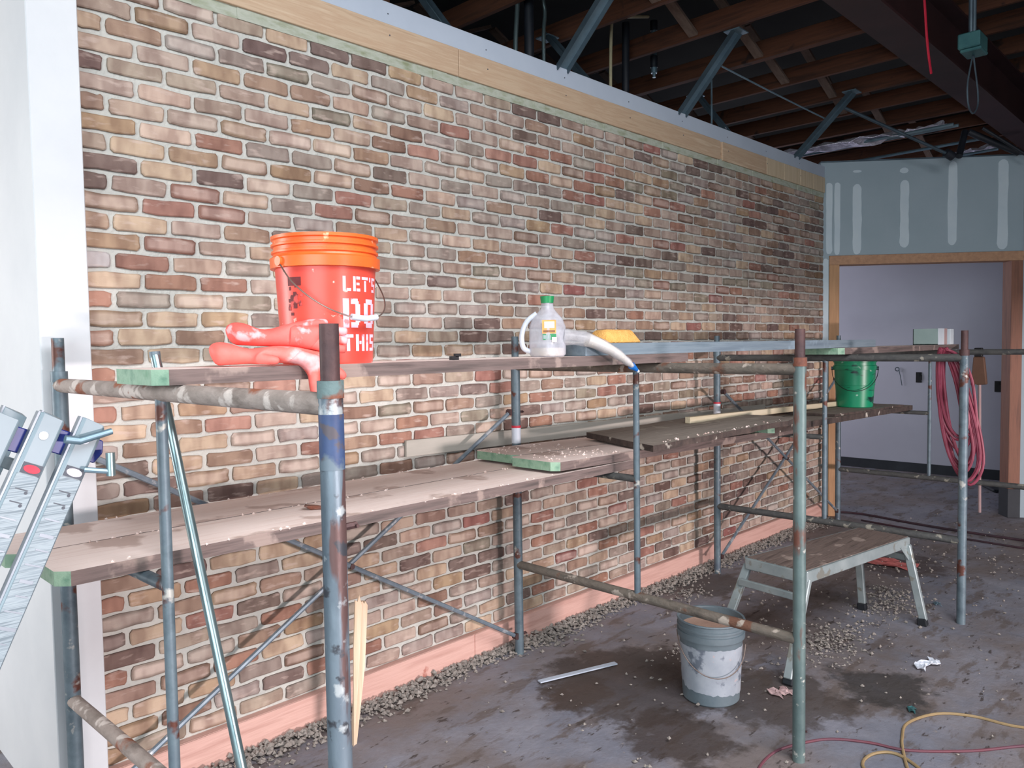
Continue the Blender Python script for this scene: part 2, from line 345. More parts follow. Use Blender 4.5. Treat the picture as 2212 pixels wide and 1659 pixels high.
def thing(name, label, cat, loc=(0, 0, 0), group=None):
    o = bpy.data.objects.new(name, None); COL.objects.link(o); o.location = loc; o.empty_display_size = 0.1
    o['_org'] = tuple(loc); o['label'] = label; o['category'] = cat
    if group: o['group'] = group
    return o
def tag(o, label, cat, group=None, kind=None):
    o['label'] = label; o['category'] = cat
    if group: o['group'] = group
    if kind: o['kind'] = kind
    return o
def at_base(o, loc):
    """moves a one-mesh thing's origin to its base"""
    loc = Vector(loc)
    for v in o.data.vertices: v.co -= loc
    o.location = loc; o['_org'] = tuple(loc); return o
def structure(o): o['kind'] = 'structure'; return o

def smooth_path(pts, k=6, closed=False):
    P = [Vector(p) for p in pts]; n = len(P); out = []
    rng = range(n) if closed else range(n-1)
    for i in rng:
        if closed: a, b, c, d = P[i-1], P[i], P[(i+1) % n], P[(i+2) % n]
        else: a, b, c, d = P[max(i-1, 0)], P[i], P[i+1], P[min(i+2, n-1)]
        for j in range(k):
            t = j/k
            out.append(0.5*((2*b)+(-a+c)*t+(2*a-5*b+4*c-d)*t*t+(-a+3*b-3*c+d)*t**3))
    if not closed: out.append(P[-1])
    return out

# ------------------------------------------------------------------ the shell
HW = math.radians(-52)
DX, DY = math.cos(HW), math.sin(HW)          # the angled back wall runs this way from the corner
CX, CY = 7.08, 0.0
def bw(s, off=0.0, z=0.0):                   # point on the angled wall (off > 0 is into the room beyond)
    return (CX+DX*s-DY*off, CY+DY*s+DX*off, z)

fl = MB(); fl.box((-4.2, -8.3, -0.12), (12.2, 5.2, 0.0)); structure(fl.build('floor', M['floor']))

WTOP = 3.185
wl = MB(); wl.box((0.86, 0.0, 0.0), (7.10, 0.12, WTOP-0.002))
wall = structure(wl.build('wall_left', M['mortar']))
# --- bricks
PAL = {'t': (192, 166, 144), 'o': (166, 136, 108), 'b': (144, 114, 98), 'r': (166, 116, 102), 'p': (176, 157, 146), 'g': (158, 148, 142),
       'G': (148, 140, 126), 'd': (110, 90, 88), 'w': (206, 206, 210), 'P': (204, 180, 162), 'R': (152, 92, 88)}
HAND = {0: '?bpptddopppddpp', 1: 'popddtgogpp', 2: 'tbggGgbptppd', 3: 'PpobbPgpr', 4: 'dppptGtbg', 5: 'pPppoPbrp', 6: 'bPpoPPop', 7: 'oPrggtdp',
        8: 'ptototbr', 9: 'dtdPgrpg', 10: 'dprtgrbp', 11: 'trrpgbtp', 12: 'ttpbggp', 13: 'orptpbg', 14: 'wrPgtop', 15: 'trrpbgp', 16: 'rgPGpop',
        17: 'otogtbp', 18: 'rtbppgp', 19: 'btpbdrp', 20: 'rbtpgb', 21: 'ptbrpt', 22: 'rtobrp', 23: 'tbrpt', 24: 'gbtpg', 25: 'dtbpr',
        26: 'gdotp', 27: 'obdtg', 28: 'tbrpd', 30: 'brtbo', 31: 'bdtto', 32: 'rorgt', 33: 'gbobpt', 34: 'dtrdp', 35: 'dpgrp', 36: 'rpgbo',
        37: 'bbrtg', 38: 'ttogb', 39: 'obgdr', 40: 'oGtpg'}
L_, H_ = 0.20309, 0.0677
Z0 = 0.14 + 41*H_
def brick_shape(w, h, rng, base, sheen=0.0):
    """outline of a tumbled thin brick, 14 points, three rings; returns verts, faces, a colour per vertex"""
    hw, hh = w/2, h/2; c = min(0.008, hw*0.5)
    pts = [(-hw+c, -hh), (-hw*0.4, -hh), (hw*0.3, -hh), (hw-c, -hh), (hw, -hh+c*0.9), (hw, 0.0), (hw, hh-c*0.9), (hw-c, hh), (hw*0.45, hh), (-hw*0.3, hh), (-hw+c, hh), (-hw, hh-c*0.9), (-hw, 0), (-hw, -hh+c*0.9)]
    pts = [(x+rng.uniform(-.0028, .0028), z+rng.uniform(-.003, .003)) for x, z in pts]
    if rng.random() < 0.25:
        k = rng.choice((0, 3, 7, 10)); pts[k] = (pts[k][0]*0.93, pts[k][1]*0.86)
    n = len(pts); vs = []; cs = []
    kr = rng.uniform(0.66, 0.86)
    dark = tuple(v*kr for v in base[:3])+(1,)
    ctr = tuple(v*(1-sheen)+u*sheen for v, u in zip(base[:3], lin((222, 204, 194))[:3]))+(1,)  # paler face centre: sheen painted into the vertex colours
    for y, k, cc in ((0.004, 0.0, dark), (-0.0070, 0.0, dark), (-0.0098, 0.0045, dark if sheen else base), (-0.0102, 0.0145, ctr)):
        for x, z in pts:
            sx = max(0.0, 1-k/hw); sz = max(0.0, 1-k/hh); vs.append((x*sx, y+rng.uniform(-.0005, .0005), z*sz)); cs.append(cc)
    fs = []
    for r_ in range(3):
        for i in range(n): j = (i+1) % n; fs.append((r_*n+i, r_*n+j, (r_+1)*n+j, (r_+1)*n+i))
    fs.append(tuple(3*n+i for i in range(n)))
    return vs, fs, cs
PAL = {k: tuple(v*0.72+m_*0.28 for v, m_ in zip(c, (156, 134, 116))) for k, c in PAL.items()}
rng = random.Random(11)
def jit(c, a=12):
    d = rng.uniform(-a, a)
    return tuple(max(8, min(250, v+d+rng.uniform(-2, 2))) for v in c)
VAR = {}
def variant(kind, code):
    key = (kind, code, rng.randrange(5 if kind != 'full' else 9))
    if key not in VAR:
        w = {'full': 0.1855, 'half': 0.080, 'short': 0.072}[kind]
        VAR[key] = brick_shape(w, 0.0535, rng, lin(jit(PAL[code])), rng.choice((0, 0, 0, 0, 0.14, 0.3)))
    return key
MESH = {}
def brick_mesh(key):
    if key not in MESH:
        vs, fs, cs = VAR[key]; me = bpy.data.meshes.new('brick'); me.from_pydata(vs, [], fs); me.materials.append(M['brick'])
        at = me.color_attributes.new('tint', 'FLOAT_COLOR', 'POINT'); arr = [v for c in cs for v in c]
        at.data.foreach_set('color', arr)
        bm = bmesh.new(); bm.from_mesh(me); bmesh.ops.recalc_face_normals(bm, faces=bm.faces); bm.to_mesh(me); bm.free()
        MESH[key] = me
    return MESH[key]
bricks = []
X_END = 7.075
for k in range(41):
    zc = Z0 - H_/2 - k*H_
    hand = HAND.get(k, ''); col = 0
    x = 4.92*L_ - L_ if k % 2 == 0 else 4.42*L_
    while x < X_END-0.03:
        x0, x1 = x+0.0088, x+L_-0.0088
        kind = 'full'
        if x0 < 0.905: x0 = 0.905
        if x1 > X_END: x1 = X_END
        if x1-x0 < 0.13: kind = 'half' if x1 < 2 else 'short'
        if x1-x0 > 0.03:
            code = hand[col] if col < len(hand) and hand[col] != '?' else None
            if code is None:
                far = (x-1)/6.0
                code = rng.choices('togbrpdGPR', [14-7*far, 10-5*far, 16+4*far, 10+2*far, 9, 24+4*far, 7+5*far, 4, 6-2*far, 1.5+far])[0]
            bricks.append([(x0+x1)/2, zc+rng.uniform(-.0012, .0012), (x1-x0), kind, code, rng.uniform(-.012, .012)])
        col += 1; x += L_
def size_px(b):
    p = Vector((b[0], 0, b[1]))-CAM; return b[2]*(2.927)/(p.dot(fw)**2 * p.length)
order = sorted(bricks, key=lambda b: -size_px(b))
def in_view(b):
    p = Vector((b[0], 0, b[1]))-CAM; zz = p.dot(fw); u = 1106+F_PX*p.dot(rt2)/zz; v = 829.5-F_PX*p.dot(up2)/zz
    return -10 < u < 2222 and -10 < v < 1670
near = [b for b in order if in_view(b)][:300]; near_ids = set(id(b) for b in near)
W0 = {'full': 0.1855, 'half': 0.080, 'short': 0.072}
for b in near:
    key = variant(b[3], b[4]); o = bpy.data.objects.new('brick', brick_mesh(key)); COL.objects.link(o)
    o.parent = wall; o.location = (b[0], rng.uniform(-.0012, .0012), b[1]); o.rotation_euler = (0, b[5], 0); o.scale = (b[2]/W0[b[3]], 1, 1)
rv, rf, rc = [], [], []
for b in bricks:
    if id(b) in near_ids: continue
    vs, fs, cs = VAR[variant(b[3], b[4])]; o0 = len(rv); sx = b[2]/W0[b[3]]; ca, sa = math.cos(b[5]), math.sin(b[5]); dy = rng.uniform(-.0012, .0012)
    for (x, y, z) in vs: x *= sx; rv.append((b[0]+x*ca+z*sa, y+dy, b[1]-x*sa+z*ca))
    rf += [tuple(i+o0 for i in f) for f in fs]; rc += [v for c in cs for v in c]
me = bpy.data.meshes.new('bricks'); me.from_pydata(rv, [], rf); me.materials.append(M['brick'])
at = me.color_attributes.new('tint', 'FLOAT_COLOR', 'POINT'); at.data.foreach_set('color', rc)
bm = bmesh.new(); bm.from_mesh(me); bmesh.ops.recalc_face_normals(bm, faces=bm.faces); bm.to_mesh(me); bm.free()
ob = bpy.data.objects.new('bricks', me); COL.objects.link(ob); ob.parent = wall; ob['kind'] = 'stuff'

# --- bands above the bricks
g = MB()
xs = [0.86+i*0.09 for i in range(70)]
for i in range(len(xs)-1):
    if xs[i+1] > 7.09: break
    lo0, lo1 = Z0-0.012+random.uniform(-.003, .003), 0
    top = 2.958+random.uniform(-.006, .008)
    g.box((xs[i], -0.012+random.uniform(-.003, .002), Z0-0.012), (xs[i+1], 0.0, top))
structure(g.build('trim_1', M['green_smear']))
b = MB(); b.box((0.86, -0.010, 2.95), (7.08, 0.001, 3.084)); pb = structure(b.build('trim_2', M['pine']))
for x0, x1, mt in ((0.87, 2.64, 'pine'), (2.644, 5.20, 'pine'), (5.235, 5.93, 'pine'), (5.935, 6.25, 'pine_pale'), (6.254, 6.55, 'pine_pale'), (6.554, 6.82, 'pine_pale'), (6.824, 7.07, 'pine_pale')):
    q = MB(); q.box((x0, -0.024, 2.948), (x1, -0.006, 3.082)); q.build('board', M[mt], pb, bevel=0.002)
b = MB(); b.box((0.86, -0.014, 3.082), (7.085, 0.13, WTOP)); structure(b.build('trim_3', M['drywall_white'], bevel=0.002))
screw = MB()
for x in [1.6+0.62*i for i in range(9)]:
    for z, y in ((3.13, -0.0145), (3.03, -0.0245)):
        screw.tube([(x, y-0.001, z+random.uniform(-.006, .006)), (x, y+0.002, z)], 0.0035, 6)
o = screw.build('screw', M['print_dark'], pb)

# --- left end column and the return wall behind it
b = MB(); b.box((0.745, -0.07, 0.0), (0.898, 0.14, 3.9)); structure(b.build('trim_4', M['white_paint'], bevel=0.003))
b = MB(); b.box((0.752, 0.03, 0.0), (0.862, 0.037, 3.9)); structure(b.build('trim_5', M['plank_side']))
b = MB(); b.box((0.748, 0.037, 0.0), (0.862, 0.50, 3.9)); b.box((0.748, 0.5, 0.0), (0.86, 5.1, 3.9))
structure(b.build('wall_return', M['white_paint']))

# --- baseboard (pink sill plate)
b = MB(); b.box((0.90, -0.038, 0.0), (7.05, 0.0, 0.138)); bb = structure(b.build('baseboard_left', M['pink_board'], bevel=0.002))
for x0, x1 in ((0.90, 2.66), (2.665, 5.0), (5.005, 7.05)):
    q = MB(); q.box((x0, -0.044, 0.003), (x1, -0.036, 0.137)); q.build('board', M['pink_board'], bb, bevel=0.002)

# --- angled back wall with its opening
S0, S1, S2, SE = 0.056, 0.145, 1.612, 3.6
wb = MB()
def wseg(mb, s0, s1, z0, z1, o0=0.0, o1=0.12, m=None):
    mb.hexa([bw(s0, o0, z0), bw(s1, o0, z0), bw(s1, o1, z0), bw(s0, o1, z0), bw(s0, o0, z1), bw(s1, o0, z1), bw(s1, o1, z1), bw(s0, o1, z1)], m)
wseg(wb, -0.02, S0, 0, 3.22); wseg(wb, S0, 1.71, 2.385, 3.22); wseg(wb, 1.712, SE, 0, 3.22)
wbo = structure(wb.build('wall_back', M['drywall']))
def mud(s, z0, z1, wd):
    q = MB(); L1 = []; R1 = []; hgt = z1-z0; rd = min(wd*0.6, hgt/2)
    for z in [z0+rd*k for k in (0.02, 0.12, 0.35, 0.65, 1.0)]+[z0+rd+(hgt-2*rd)*k/8 for k in range(1, 8)]+[z1-rd*k for k in (1.0, 0.65, 0.35, 0.12, 0.02)]:
        dz = min(z-z0, z1-z); e = wd/2*math.sqrt(max(0.0, 1-max(0.0, 1-dz/rd)**2))*(1+0.06*math.sin(z*9+s*7)); L1.append(bw(s-e+random.uniform(-.003, .003), -0.003, z)); R1.append(bw(s+e+random.uniform(-.003, .003), -0.003, z))
    q.prism(L1+R1[::-1], Vector(bw(0, 0.004))-Vector(bw(0, 0))); q.build('joint_strip', M['mud_strip'], wbo)
mud(0.055, 2.40, 3.04, 0.055); mud(0.125, 2.39, 3.04, 0.05); mud(0.297, 2.39, 3.02, 0.075); mud(0.705, 2.44, 3.04, 0.078)
mud(1.113, 2.45, 3.19, 0.075); mud(1.535, 2.40, 3.19, 0.085); mud(1.83, 0.9, 3.19, 0.10); mud(0.296, 3.12, 3.145, 0.08); mud(0.70, 3.10, 3.15, 0.07)
mud(0.027, 0.2, 2.36, 0.045)
tr = MB(); wseg(tr, -0.02, SE, 3.22, 3.232, -0.006, 0.126); structure(tr.build('trim_6', M['galv_dark']))
d1 = MB(); wseg(d1, S0, S1, 0.0, 2.30, -0.012, 0.14); d = structure(d1.build('door_1', M['pine_jamb'], bevel=0.002))
q = MB(); wseg(q, S0, 1.712, 2.30, 2.383, -0.014, 0.14); q.build('header', M['pine_header'], d, bevel=0.002)
q = MB(); wseg(q, S2, 1.71, 0.26, 2.30, -0.012, 0.14); q.build('jamb', M['red_jamb'], d, bevel=0.002)
q = MB(); wseg(q, S2-0.004, 1.714, 0.0, 0.26, -0.016, 0.145); q.build('jamb_foot', M['dark_base'], d, bevel=0.002)

# --- the room beyond
b = MB(); b.box((10.15, -0.80, 0.0), (10.3, 3.6, 3.4)); b.box((10.15, -4.0, 0.0), (10.3, -1.0, 3.4)); b.box((10.28, -1.0, 0), (10.5, -0.8, 3.4))
fwall = structure(b.build('wall_far', M['far_wall']))
b = MB(); b.box((10.138, -0.78, 0.0), (10.15, 3.6, 0.115)); structure(b.build('baseboard_far', M['dark_base']))
for y, z in ((0.094, 1.157), (-0.735, 1.068)):
    o = MB(); o.box((10.143, y-0.032, z-0.062), (10.152, y+0.032, z+0.062)); o.box((10.139, y-0.038, z-0.03), (10.144, y-0.028, z+0.03)); o.box((10.139, y-0.012, z+0.02), (10.144, y+0.01, z+0.05))
    r = o.build('outlet_hole', M['black']); at_base(r, (10.145, y, z))
    tag(r, 'open black outlet box in the far room wall, left of the doorway middle' if y > 0 else 'open black outlet box in the far room wall near the right jamb', 'outlet')
for i, (y, z) in enumerate(((0.99, 1.25), (0.335, 1.255))):
    o = MB(); o.tube([(10.13, y+0.022*math.cos(a), z+0.022*math.sin(a)) for a in [k*PI/6 for k in range(12)]], 0.005, 5, closed=True)
    o.tube(smooth_path([(10.13, y-0.02, z-0.01), (10.13, y-0.04, z-0.1), (10.135, y-0.055, z-0.2)]), 0.004, 5)
    r = o.build('wire_stub', M['galv_dark']); at_base(r, (10.14, y, z))
    tag(r, 'bare looped wire sticking out of the far wall %s the green bucket' % ('left of' if i == 0 else 'right of'), 'wire')
b = MB(); b.box((7.1, 3.6, 0), (12.2, 3.7, 3.6)); structure(b.build('wall_side', M['far_wall']))

# --- outer shell, with the openings the daylight comes through
b = MB()
b.box((-4.1, -8.2, 0), (0.6, -8.1, 4.38)); b.box((6.0, -8.2, 0), (12.2, -8.1, 4.38)); b.box((0.6, -8.2, 1.18), (6.0, -8.1, 4.38))  # unseen low head over the opening, added to keep doorway light off upper bricks
structure(b.build('wall_right', M['drywall']))
b = MB()
b.box((-3.1, -8.2, 0), (-3.0, -5.9, 4.38)); b.box((-3.1, -1.9, 0), (-3.0, 5.1, 4.38)); b.box((-3.1, -5.9, 3.4), (-3.0, -1.9, 4.38)); b.box((-3.1, -5.9, 0), (-3.0, -1.9, 0.8))
structure(b.build('wall_behind', M['drywall']))
b = MB(); b.box((-4.1, 5.0, 0), (7.2, 5.1, 4.38)); b.box((12.1, -8.2, 0), (12.2, 5.1, 4.38)); structure(b.build('wall_outer', M['deck']))

# --- roof deck, joists, bridging, beam
b = MB(); b.box((-4.2, -8.3, 4.38), (12.2, 5.2, 4.42)); ceil = structure(b.build('ceiling', M['deck']))
JX = [-2.9+0.62*i for i in range(9)] + [2.74, 3.38, 4.02, 4.63, 5.31, 5.99, 6.62, 7.16, 7.78, 8.40, 9.02, 9.64, 10.26, 10.9, 11.5]
JX = [x for x in JX if x < 2.4 or x >= 2.74]
for i, x in enumerate(JX):
    q = MB(); q.box((x-0.019, -1.03, 3.62), (x+0.019, 4.9, 3.75))
    if i in (13, 17): q.box((x+0.022, -1.03, 3.625), (x+0.06, 3.9, 3.74))
    q.build('joist', M['joist'], ceil, bevel=0.003)
    q = MB(); q.box((x-0.019+0.05, -8.0, 4.03), (x+0.019+0.05, -1.0, 4.17)); q.build('joist', M['joist'], ceil, bevel=0.003)
for i in range(9, len(JX)-2):
    x0, x1 = JX[i]+0.02, JX[i+1]-0.02
    for y, fl_ in ((-0.28+0.05*(i % 2), 0), (1.15, 1)):
        q = MB()
        a, c = (3.64, 3.90) if (i+fl_) % 2 else (3.90, 3.64)
        q.beam((x0, y, a), (x1, y+0.0, c), 0.065, 0.02, (0, 0, 1)); q.build('bridging', M['joist_pale'], ceil)
        q = MB(); q.beam((x0, y+0.07, c), (x1, y+0.07, a), 0.065, 0.02, (0, 0, 1)); q.build('bridging', M['joist_pale'], ceil)
# loose rafter lumber seen over the left half of the wall
for p, q_ in (((2.3, 0.9, 3.55), (4.6, 1.3, 3.60)), ((3.0, 1.6, 3.45), (4.9, 1.1, 3.58)), ((2.6, 0.5, 3.40), (3.6, 1.8, 3.58))):
    q = MB(); q.beam(p, q_, 0.04, 0.14); q.build('rafter', M['joist'] if p[0] != 2.3 else M['joist_pale'], ceil)
t = thing('steel_beam', 'dark red steel beam running under the roof joists, parallel to the brick wall', 'beam', (4, -1.13, 3.60))
q = MB(); q.box((-4, -1.25, 3.60), (12.1, -1.01, 3.618)); q.build('flange', M['beam'], t)
q = MB(); q.box((-4, -1.25, 4.01), (12.1, -1.01, 4.028)); q.build('flange', M['beam'], t)
q = MB(); q.box((-4, -1.14, 3.618), (12.1, -1.12, 4.01)); q.build('web', M['beam'], t)

# ------------------------------------------------------------------ over the wall: studs, pipes, rods
def stud(p, q, wd, label, grp='metal stud kickers above the brick wall'):
    t = thing('metal_brace', label, 'brace', p)
    d = (Vector(q)-Vector(p)).normalized(); side = Vector((1, 0, 0)); up_ = side.cross(d).normalized()
    m_ = MB(); P, Q = Vector(p), Vector(q)
    m_.beam(P, Q, wd, 0.004, up_)
    m_.build('web', M['galv'], t)
    for s_ in (-1, 1):
        m_ = MB(); m_.beam(P+side*wd/2*s_+up_*0.014, Q+side*wd/2*s_+up_*0.014, 0.004, 0.03, up_); m_.build('flange', M['galv_dark'], t)
    m_ = MB(); c = Vector(q); m_.box((c.x-wd/2-0.005, c.y-0.05, c.z-0.009), (c.x+wd/2+0.03, c.y+0.06, c.z-0.002)); m_.build('clip', M['galv'], t)
    return t
KG = [('front', (3.44, -0.0, 3.18), (3.44, -0.46, 3.62), 'galvanised stud brace rising from wall top beside the two bright conduits'),
      ('front', (4.70, -0.0, 3.18), (4.70, -0.415, 3.62), 'galvanised stud brace at the middle of the wall top, right of the hanging coupling pipe'),
      ('front', (6.50, -0.0, 3.18), (6.50, -0.47, 3.62), 'galvanised stud brace nearest the corner, leaning to the room'),
      ('back', (2.70, 0.10, 3.18), (2.70, 0.45, 3.60), 'dark galvanised stud brace behind the wall top, leftmost of the braces'),
      ('back', (3.85, 0.10, 3.18), (3.85, 0.46, 3.60), 'dark galvanised stud brace leaning back beside the pale thin pipe'),
      ('back', (5.60, 0.10, 3.18), (5.60, 0.42, 3.60), 'dark galvanised stud brace leaning back beside the bright foil scrap')]
for kd, p, q_, lb in KG: stud(p, q_, 0.09 if kd == 'front' else 0.07, lb)
def pipe(name, pts, r, mt, label, cat='pipe', n=10, smooth=True, k=5):
    m_ = MB(); m_.tube(smooth_path(pts, k) if len(pts) > 2 else pts, r, n); o = m_.build(name, M[mt], None, smooth=smooth); at_base(o, pts[0]); return tag(o, label, cat)
pipe('conduit', [(3.383, 0.3, 3.1), (3.39, 0.3, 3.40), (3.413, 0.3, 3.65), (3.42, 0.3, 3.94)], 0.014, 'chrome', 'bright steel conduit rising behind the wall top, left one of two')
pipe('conduit', [(3.640, 0.3, 3.1), (3.640, 0.3, 3.50), (3.655, 0.3, 3.64), (3.64, 0.3, 3.72), (3.60, 0.3, 3.94)], 0.012, 'chrome', 'bright steel conduit with a slight bend at its top, right one of two')
pipe('drain_pipe', [(3.506, 0.3, 3.1), (3.514, 0.3, 3.94)], 0.03, 'black_pipe', 'thick black pipe between the two bright conduits', n=14)
pipe('drain_pipe', [(4.478, 0.3, 3.1), (4.495, 0.3, 3.82)], 0.026, 'black_pipe', 'thick black pipe standing right of the thin pale pipe', n=14)
pipe('water_pipe', [(4.309, 0.3, 3.1), (4.318, 0.3, 3.55), (4.336, 0.3, 3.80), (4.345, 0.29, 3.815), (4.765, 0.3, 3.94)], 0.011, 'beige_pipe', 'thin pale plastic pipe with an elbow at the top', k=3)
t = thing('hanging_pipe', 'short grey hanging pipe with black couplings and a silver end', 'pipe', (4.835, 0.3, 3.57))
for nm, z0, z1, r, mt in (('pipe', 3.66, 3.92, 0.020, 'galv'), ('coupling', 3.60, 3.68, 0.026, 'black_pipe'), ('nozzle', 3.56, 3.60, 0.022, 'galv'), ('nozzle_tip', 3.53, 3.56, 0.012, 'galv'), ('coupling', 3.86, 3.93, 0.026, 'black_pipe')):
    m_ = MB(); m_.tube([(4.835, 0.3, z0), (4.835, 0.3, z1)], r, 12); m_.build(nm, M[mt], t, smooth=True)
pipe('hanger_rod', [(5.205, 0.05, 3.15), (5.206, 0.05, 3.62)], 0.007, 'galv', 'thin vertical hanger rod beside the middle stud brace', 'rod', 6)
pipe('cable', [(4.73, -0.30, 3.43), (5.5, -0.30, 3.42), (6.37, -0.30, 3.416)], 0.006, 'galv', 'thin straight cable slanting between two stud braces', 'cable', 6)
t = thing('conduit_whip', 'grey conduit slanting down to a black cap in front of the back wall', 'conduit', (7.0, -0.3, 3.62))
m_ = MB(); m_.tube([(6.55, -0.34, 3.55), (7.35, -0.95, 3.17)], 0.014, 8); m_.build('pipe', M['galv_dark'], t, smooth=True)
m_ = MB(); m_.tube([(7.33, -0.935, 3.185), (7.385, -0.975, 3.15)], 0.036, 12); m_.build('cap', M['black_pipe'], t, smooth=True)
for i, (x, z) in enumerate(((7.30, 3.40), (7.45, 3.42), (8.15, 3.43), (8.8, 3.45))):
    pipe('conduit', [(x, 2.6, z), (x, 0.4, z-0.01), (x, -1.0, z)], 0.014, 'galv', ['long thin conduit under the joists, nearest above the corner', 'long thin conduit under the joists, second from the corner', 'long thin conduit under the joists above the taped wall', 'long thin conduit under the joists, farthest from the brick wall'][i], n=6, smooth=True)
def foil(pts, wd, label):
    m_ = MB(); rr = random.Random(len(label)); n = 14; vs = []
    P0, P1 = Vector(pts[0]), Vector(pts[1]); d = P1-P0
    for i in range(n+1):
        for j in range(5):
            p = P0+d*(i/n); taper = math.sin(PI*(0.12+0.8*i/n))
            vs.append((p.x+(j-2)/2*wd*taper, p.y+rr.uniform(-.02, .02), p.z+rr.uniform(-.02, .02)-0.03*abs(j-2)*0.5))
    fs = [(i*5+j, i*5+j+1, (i+1)*5+j+1, (i+1)*5+j) for i in range(n) for j in range(4)]
    m_.add(vs, fs); o = m_.build('foil_wrap', M['foil']); sd = o.modifiers.new('s', 'SOLIDIFY'); sd.thickness = 0.004
    at_base(o, pts[0]); return tag(o, label, 'foil')
foil([(5.72, 0.60, 3.42), (5.62, 0.16, 3.30)], 0.11, 'crumpled bright foil scrap on the wall top behind the brace')
foil([(6.95, 0.40, 3.36), (7.35, -0.60, 3.43)], 0.16, 'long crumpled foil strip hanging above the corner')
foil([(7.8, 0.0, 3.55), (7.8, -0.8, 3.56)], 0.07, 'narrow sparkling foil edge along a joist')
foil([(8.9, -0.55, 3.52), (8.9, -1.0, 3.52)], 0.08, 'small foil flap near the steel beam')
# electrical box with its loop of cable, red cord
t = thing('junction_box', 'teal metal junction box on two conduits with a hanging cable loop', 'box', (5.40, -1.6, 3.33))
m_ = MB(); m_.box((5.31, -1.66, 3.35), (5.49, -1.54, 3.44)); m_.box((5.32, -1.665, 3.33), (5.48, -1.55, 3.35)); m_.build('box', M['teal_metal'], t, bevel=0.006)
for dx in (-0.02, 0.05):
    m_ = MB(); m_.tube([(5.38+dx, -1.6, 3.44), (5.37+dx, -1.6, 3.9)], 0.013, 8); m_.build('conduit', M['galv_dark'], t, smooth=True)
m_ = MB(); m_.tube(smooth_path([(5.42, -1.6, 3.34), (5.36, -1.6, 3.25), (5.30, -1.6, 3.12), (5.33, -1.6, 3.01), (5.43, -1.6, 2.985), (5.53, -1.6, 3.05), (5.53, -1.6, 3.14), (5.45, -1.6, 3.28), (5.42, -1.6, 3.34)], 6), 0.005, 6); m_.build('cable_loop', M['galv_dark'], t, smooth=True)
pipe('hanging_string', [(5.45, -1.3, 3.95), (5.50, -1.3, 3.75), (5.57, -1.3, 3.50), (5.65, -1.3, 3.35)], 0.008, 'string_red', 'bright red cord end hanging in front of the steel beam', 'string', 6)
# dark pipe ends in front of the top of the back wall
for i, (a, c, r) in enumerate((((7.75, -1.0, 3.42), (8.0, -1.33, 3.22), 0.028), ((7.70, -1.12, 3.42), (7.93, -1.42, 3.16), 0.014), ((7.55, -0.98, 3.18), (7.72, -0.98, 3.42), 0.028))):
    pipe('pipe_end', [a, c], r, 'black_pipe', ['thick black pipe end poking over the back wall top', 'thin black rod hanging lowest over the back wall top', 'short black pipe rising beside the capped grey conduit'][i])

# ------------------------------------------------------------------ scaffolding
YW, YR = -0.14, -1.66
def frame(xw, xr, dyw, dyr, label, legm, rpin, near=False, bar='dark_bar', base=True):
    x = (xw+xr)/2
    t = thing('scaffold_frame', label, 'scaffold', (x, (YW+YR)/2, 0), 'four scaffold frames along the brick wall')
    yw, yr = YW+dyw, YR+dyr; xi = xw+(xr-xw)*0.5; yi = -0.905+dyw*0.6
    def tb(nm, p, q, r, mt, n=14, par=t):
        m_ = MB(); m_.tube([p, q], r, n); return m_.build(nm, M[mt], par, smooth=True)
    for x, y, mt in ((xw, yw, 'steel'), (xr, yr, legm)):
        lg = tb('leg', (x, y, 0), (x, y, 1.545), 0.0235, mt, 16)
        tb('coupling_pin', (x, y, 1.545), (x, y, 1.66), 0.0185, 'rust_pin' if y == yr else 'steel', 14)
        c = MB(); c.tube([(x, y, 1.52), (x, y, 1.553)], 0.0255, 16); c.build('collar', M[rpin] if y == yr else M['steel'], t, smooth=True)
        for z in (1.27, 0.10):
            s_ = MB(); s_.tube([(x+0.02, y, z), (x+0.05, y, z)], 0.007, 6); s_.tube([(x+0.046, y-0.012, z), (x+0.046, y+0.02, z-0.004)], 0.004, 5); s_.build('lock_pin', M['rust_pin'], t)
        if y == yw and not near:
            tp = MB(); tp.tube([(x, y, 1.11), (x, y, 1.19)], 0.0242, 16); tp.build('tape', M['white_plastic'], lg, smooth=True)
            tp = MB(); tp.tube([(x, y, 1.19), (x, y, 1.202)], 0.0243, 16); tp.build('tape', M['print_red'], lg, smooth=True)
        if near and y == yr:
            tp = MB(); tp.tube([(x, y, 1.385), (x, y, 1.49)], 0.0240, 16); tp.build('paint_band', M['blue_paint'], lg, smooth=True)
    tb('top_bar', (xw, yw, 1.508), (xr, yr, 1.508), 0.0225, bar)
    tb('bottom_bar', (xw, yw, 0.474), (xr, yr, 0.474), 0.0215, bar)
    tb('step_bar', (xw, yw, 1.008), (xi, yi, 1.008), 0.0165, 'steel' if near else 'dark_bar')
    tb('inner_post', (xi, yi, 0.47), (xi, yi, 1.51), 0.0145, 'steel')
    return t
fa = frame(0.777, 0.811, 0.0, 0.0, 'nearest scaffold frame, rusty steel leg with a blue paint band', 'steel_near', 'rust', near=True, bar='dirty_bar')
fb = frame(2.885, 2.85, -0.005, -0.005, 'second scaffold frame, pale green leg beside the white mud bucket', 'steel_green', 'rust', bar='mud_bar')
fc = frame(4.85, 4.875, -0.05, -0.05, 'third scaffold frame, the one the pink hose hangs on', 'steel', 'rust_pin')
fd = frame(6.95, 6.955, -0.06, 0.0, 'farthest scaffold frame, standing in front of the doorway', 'steel', 'rust_pin')
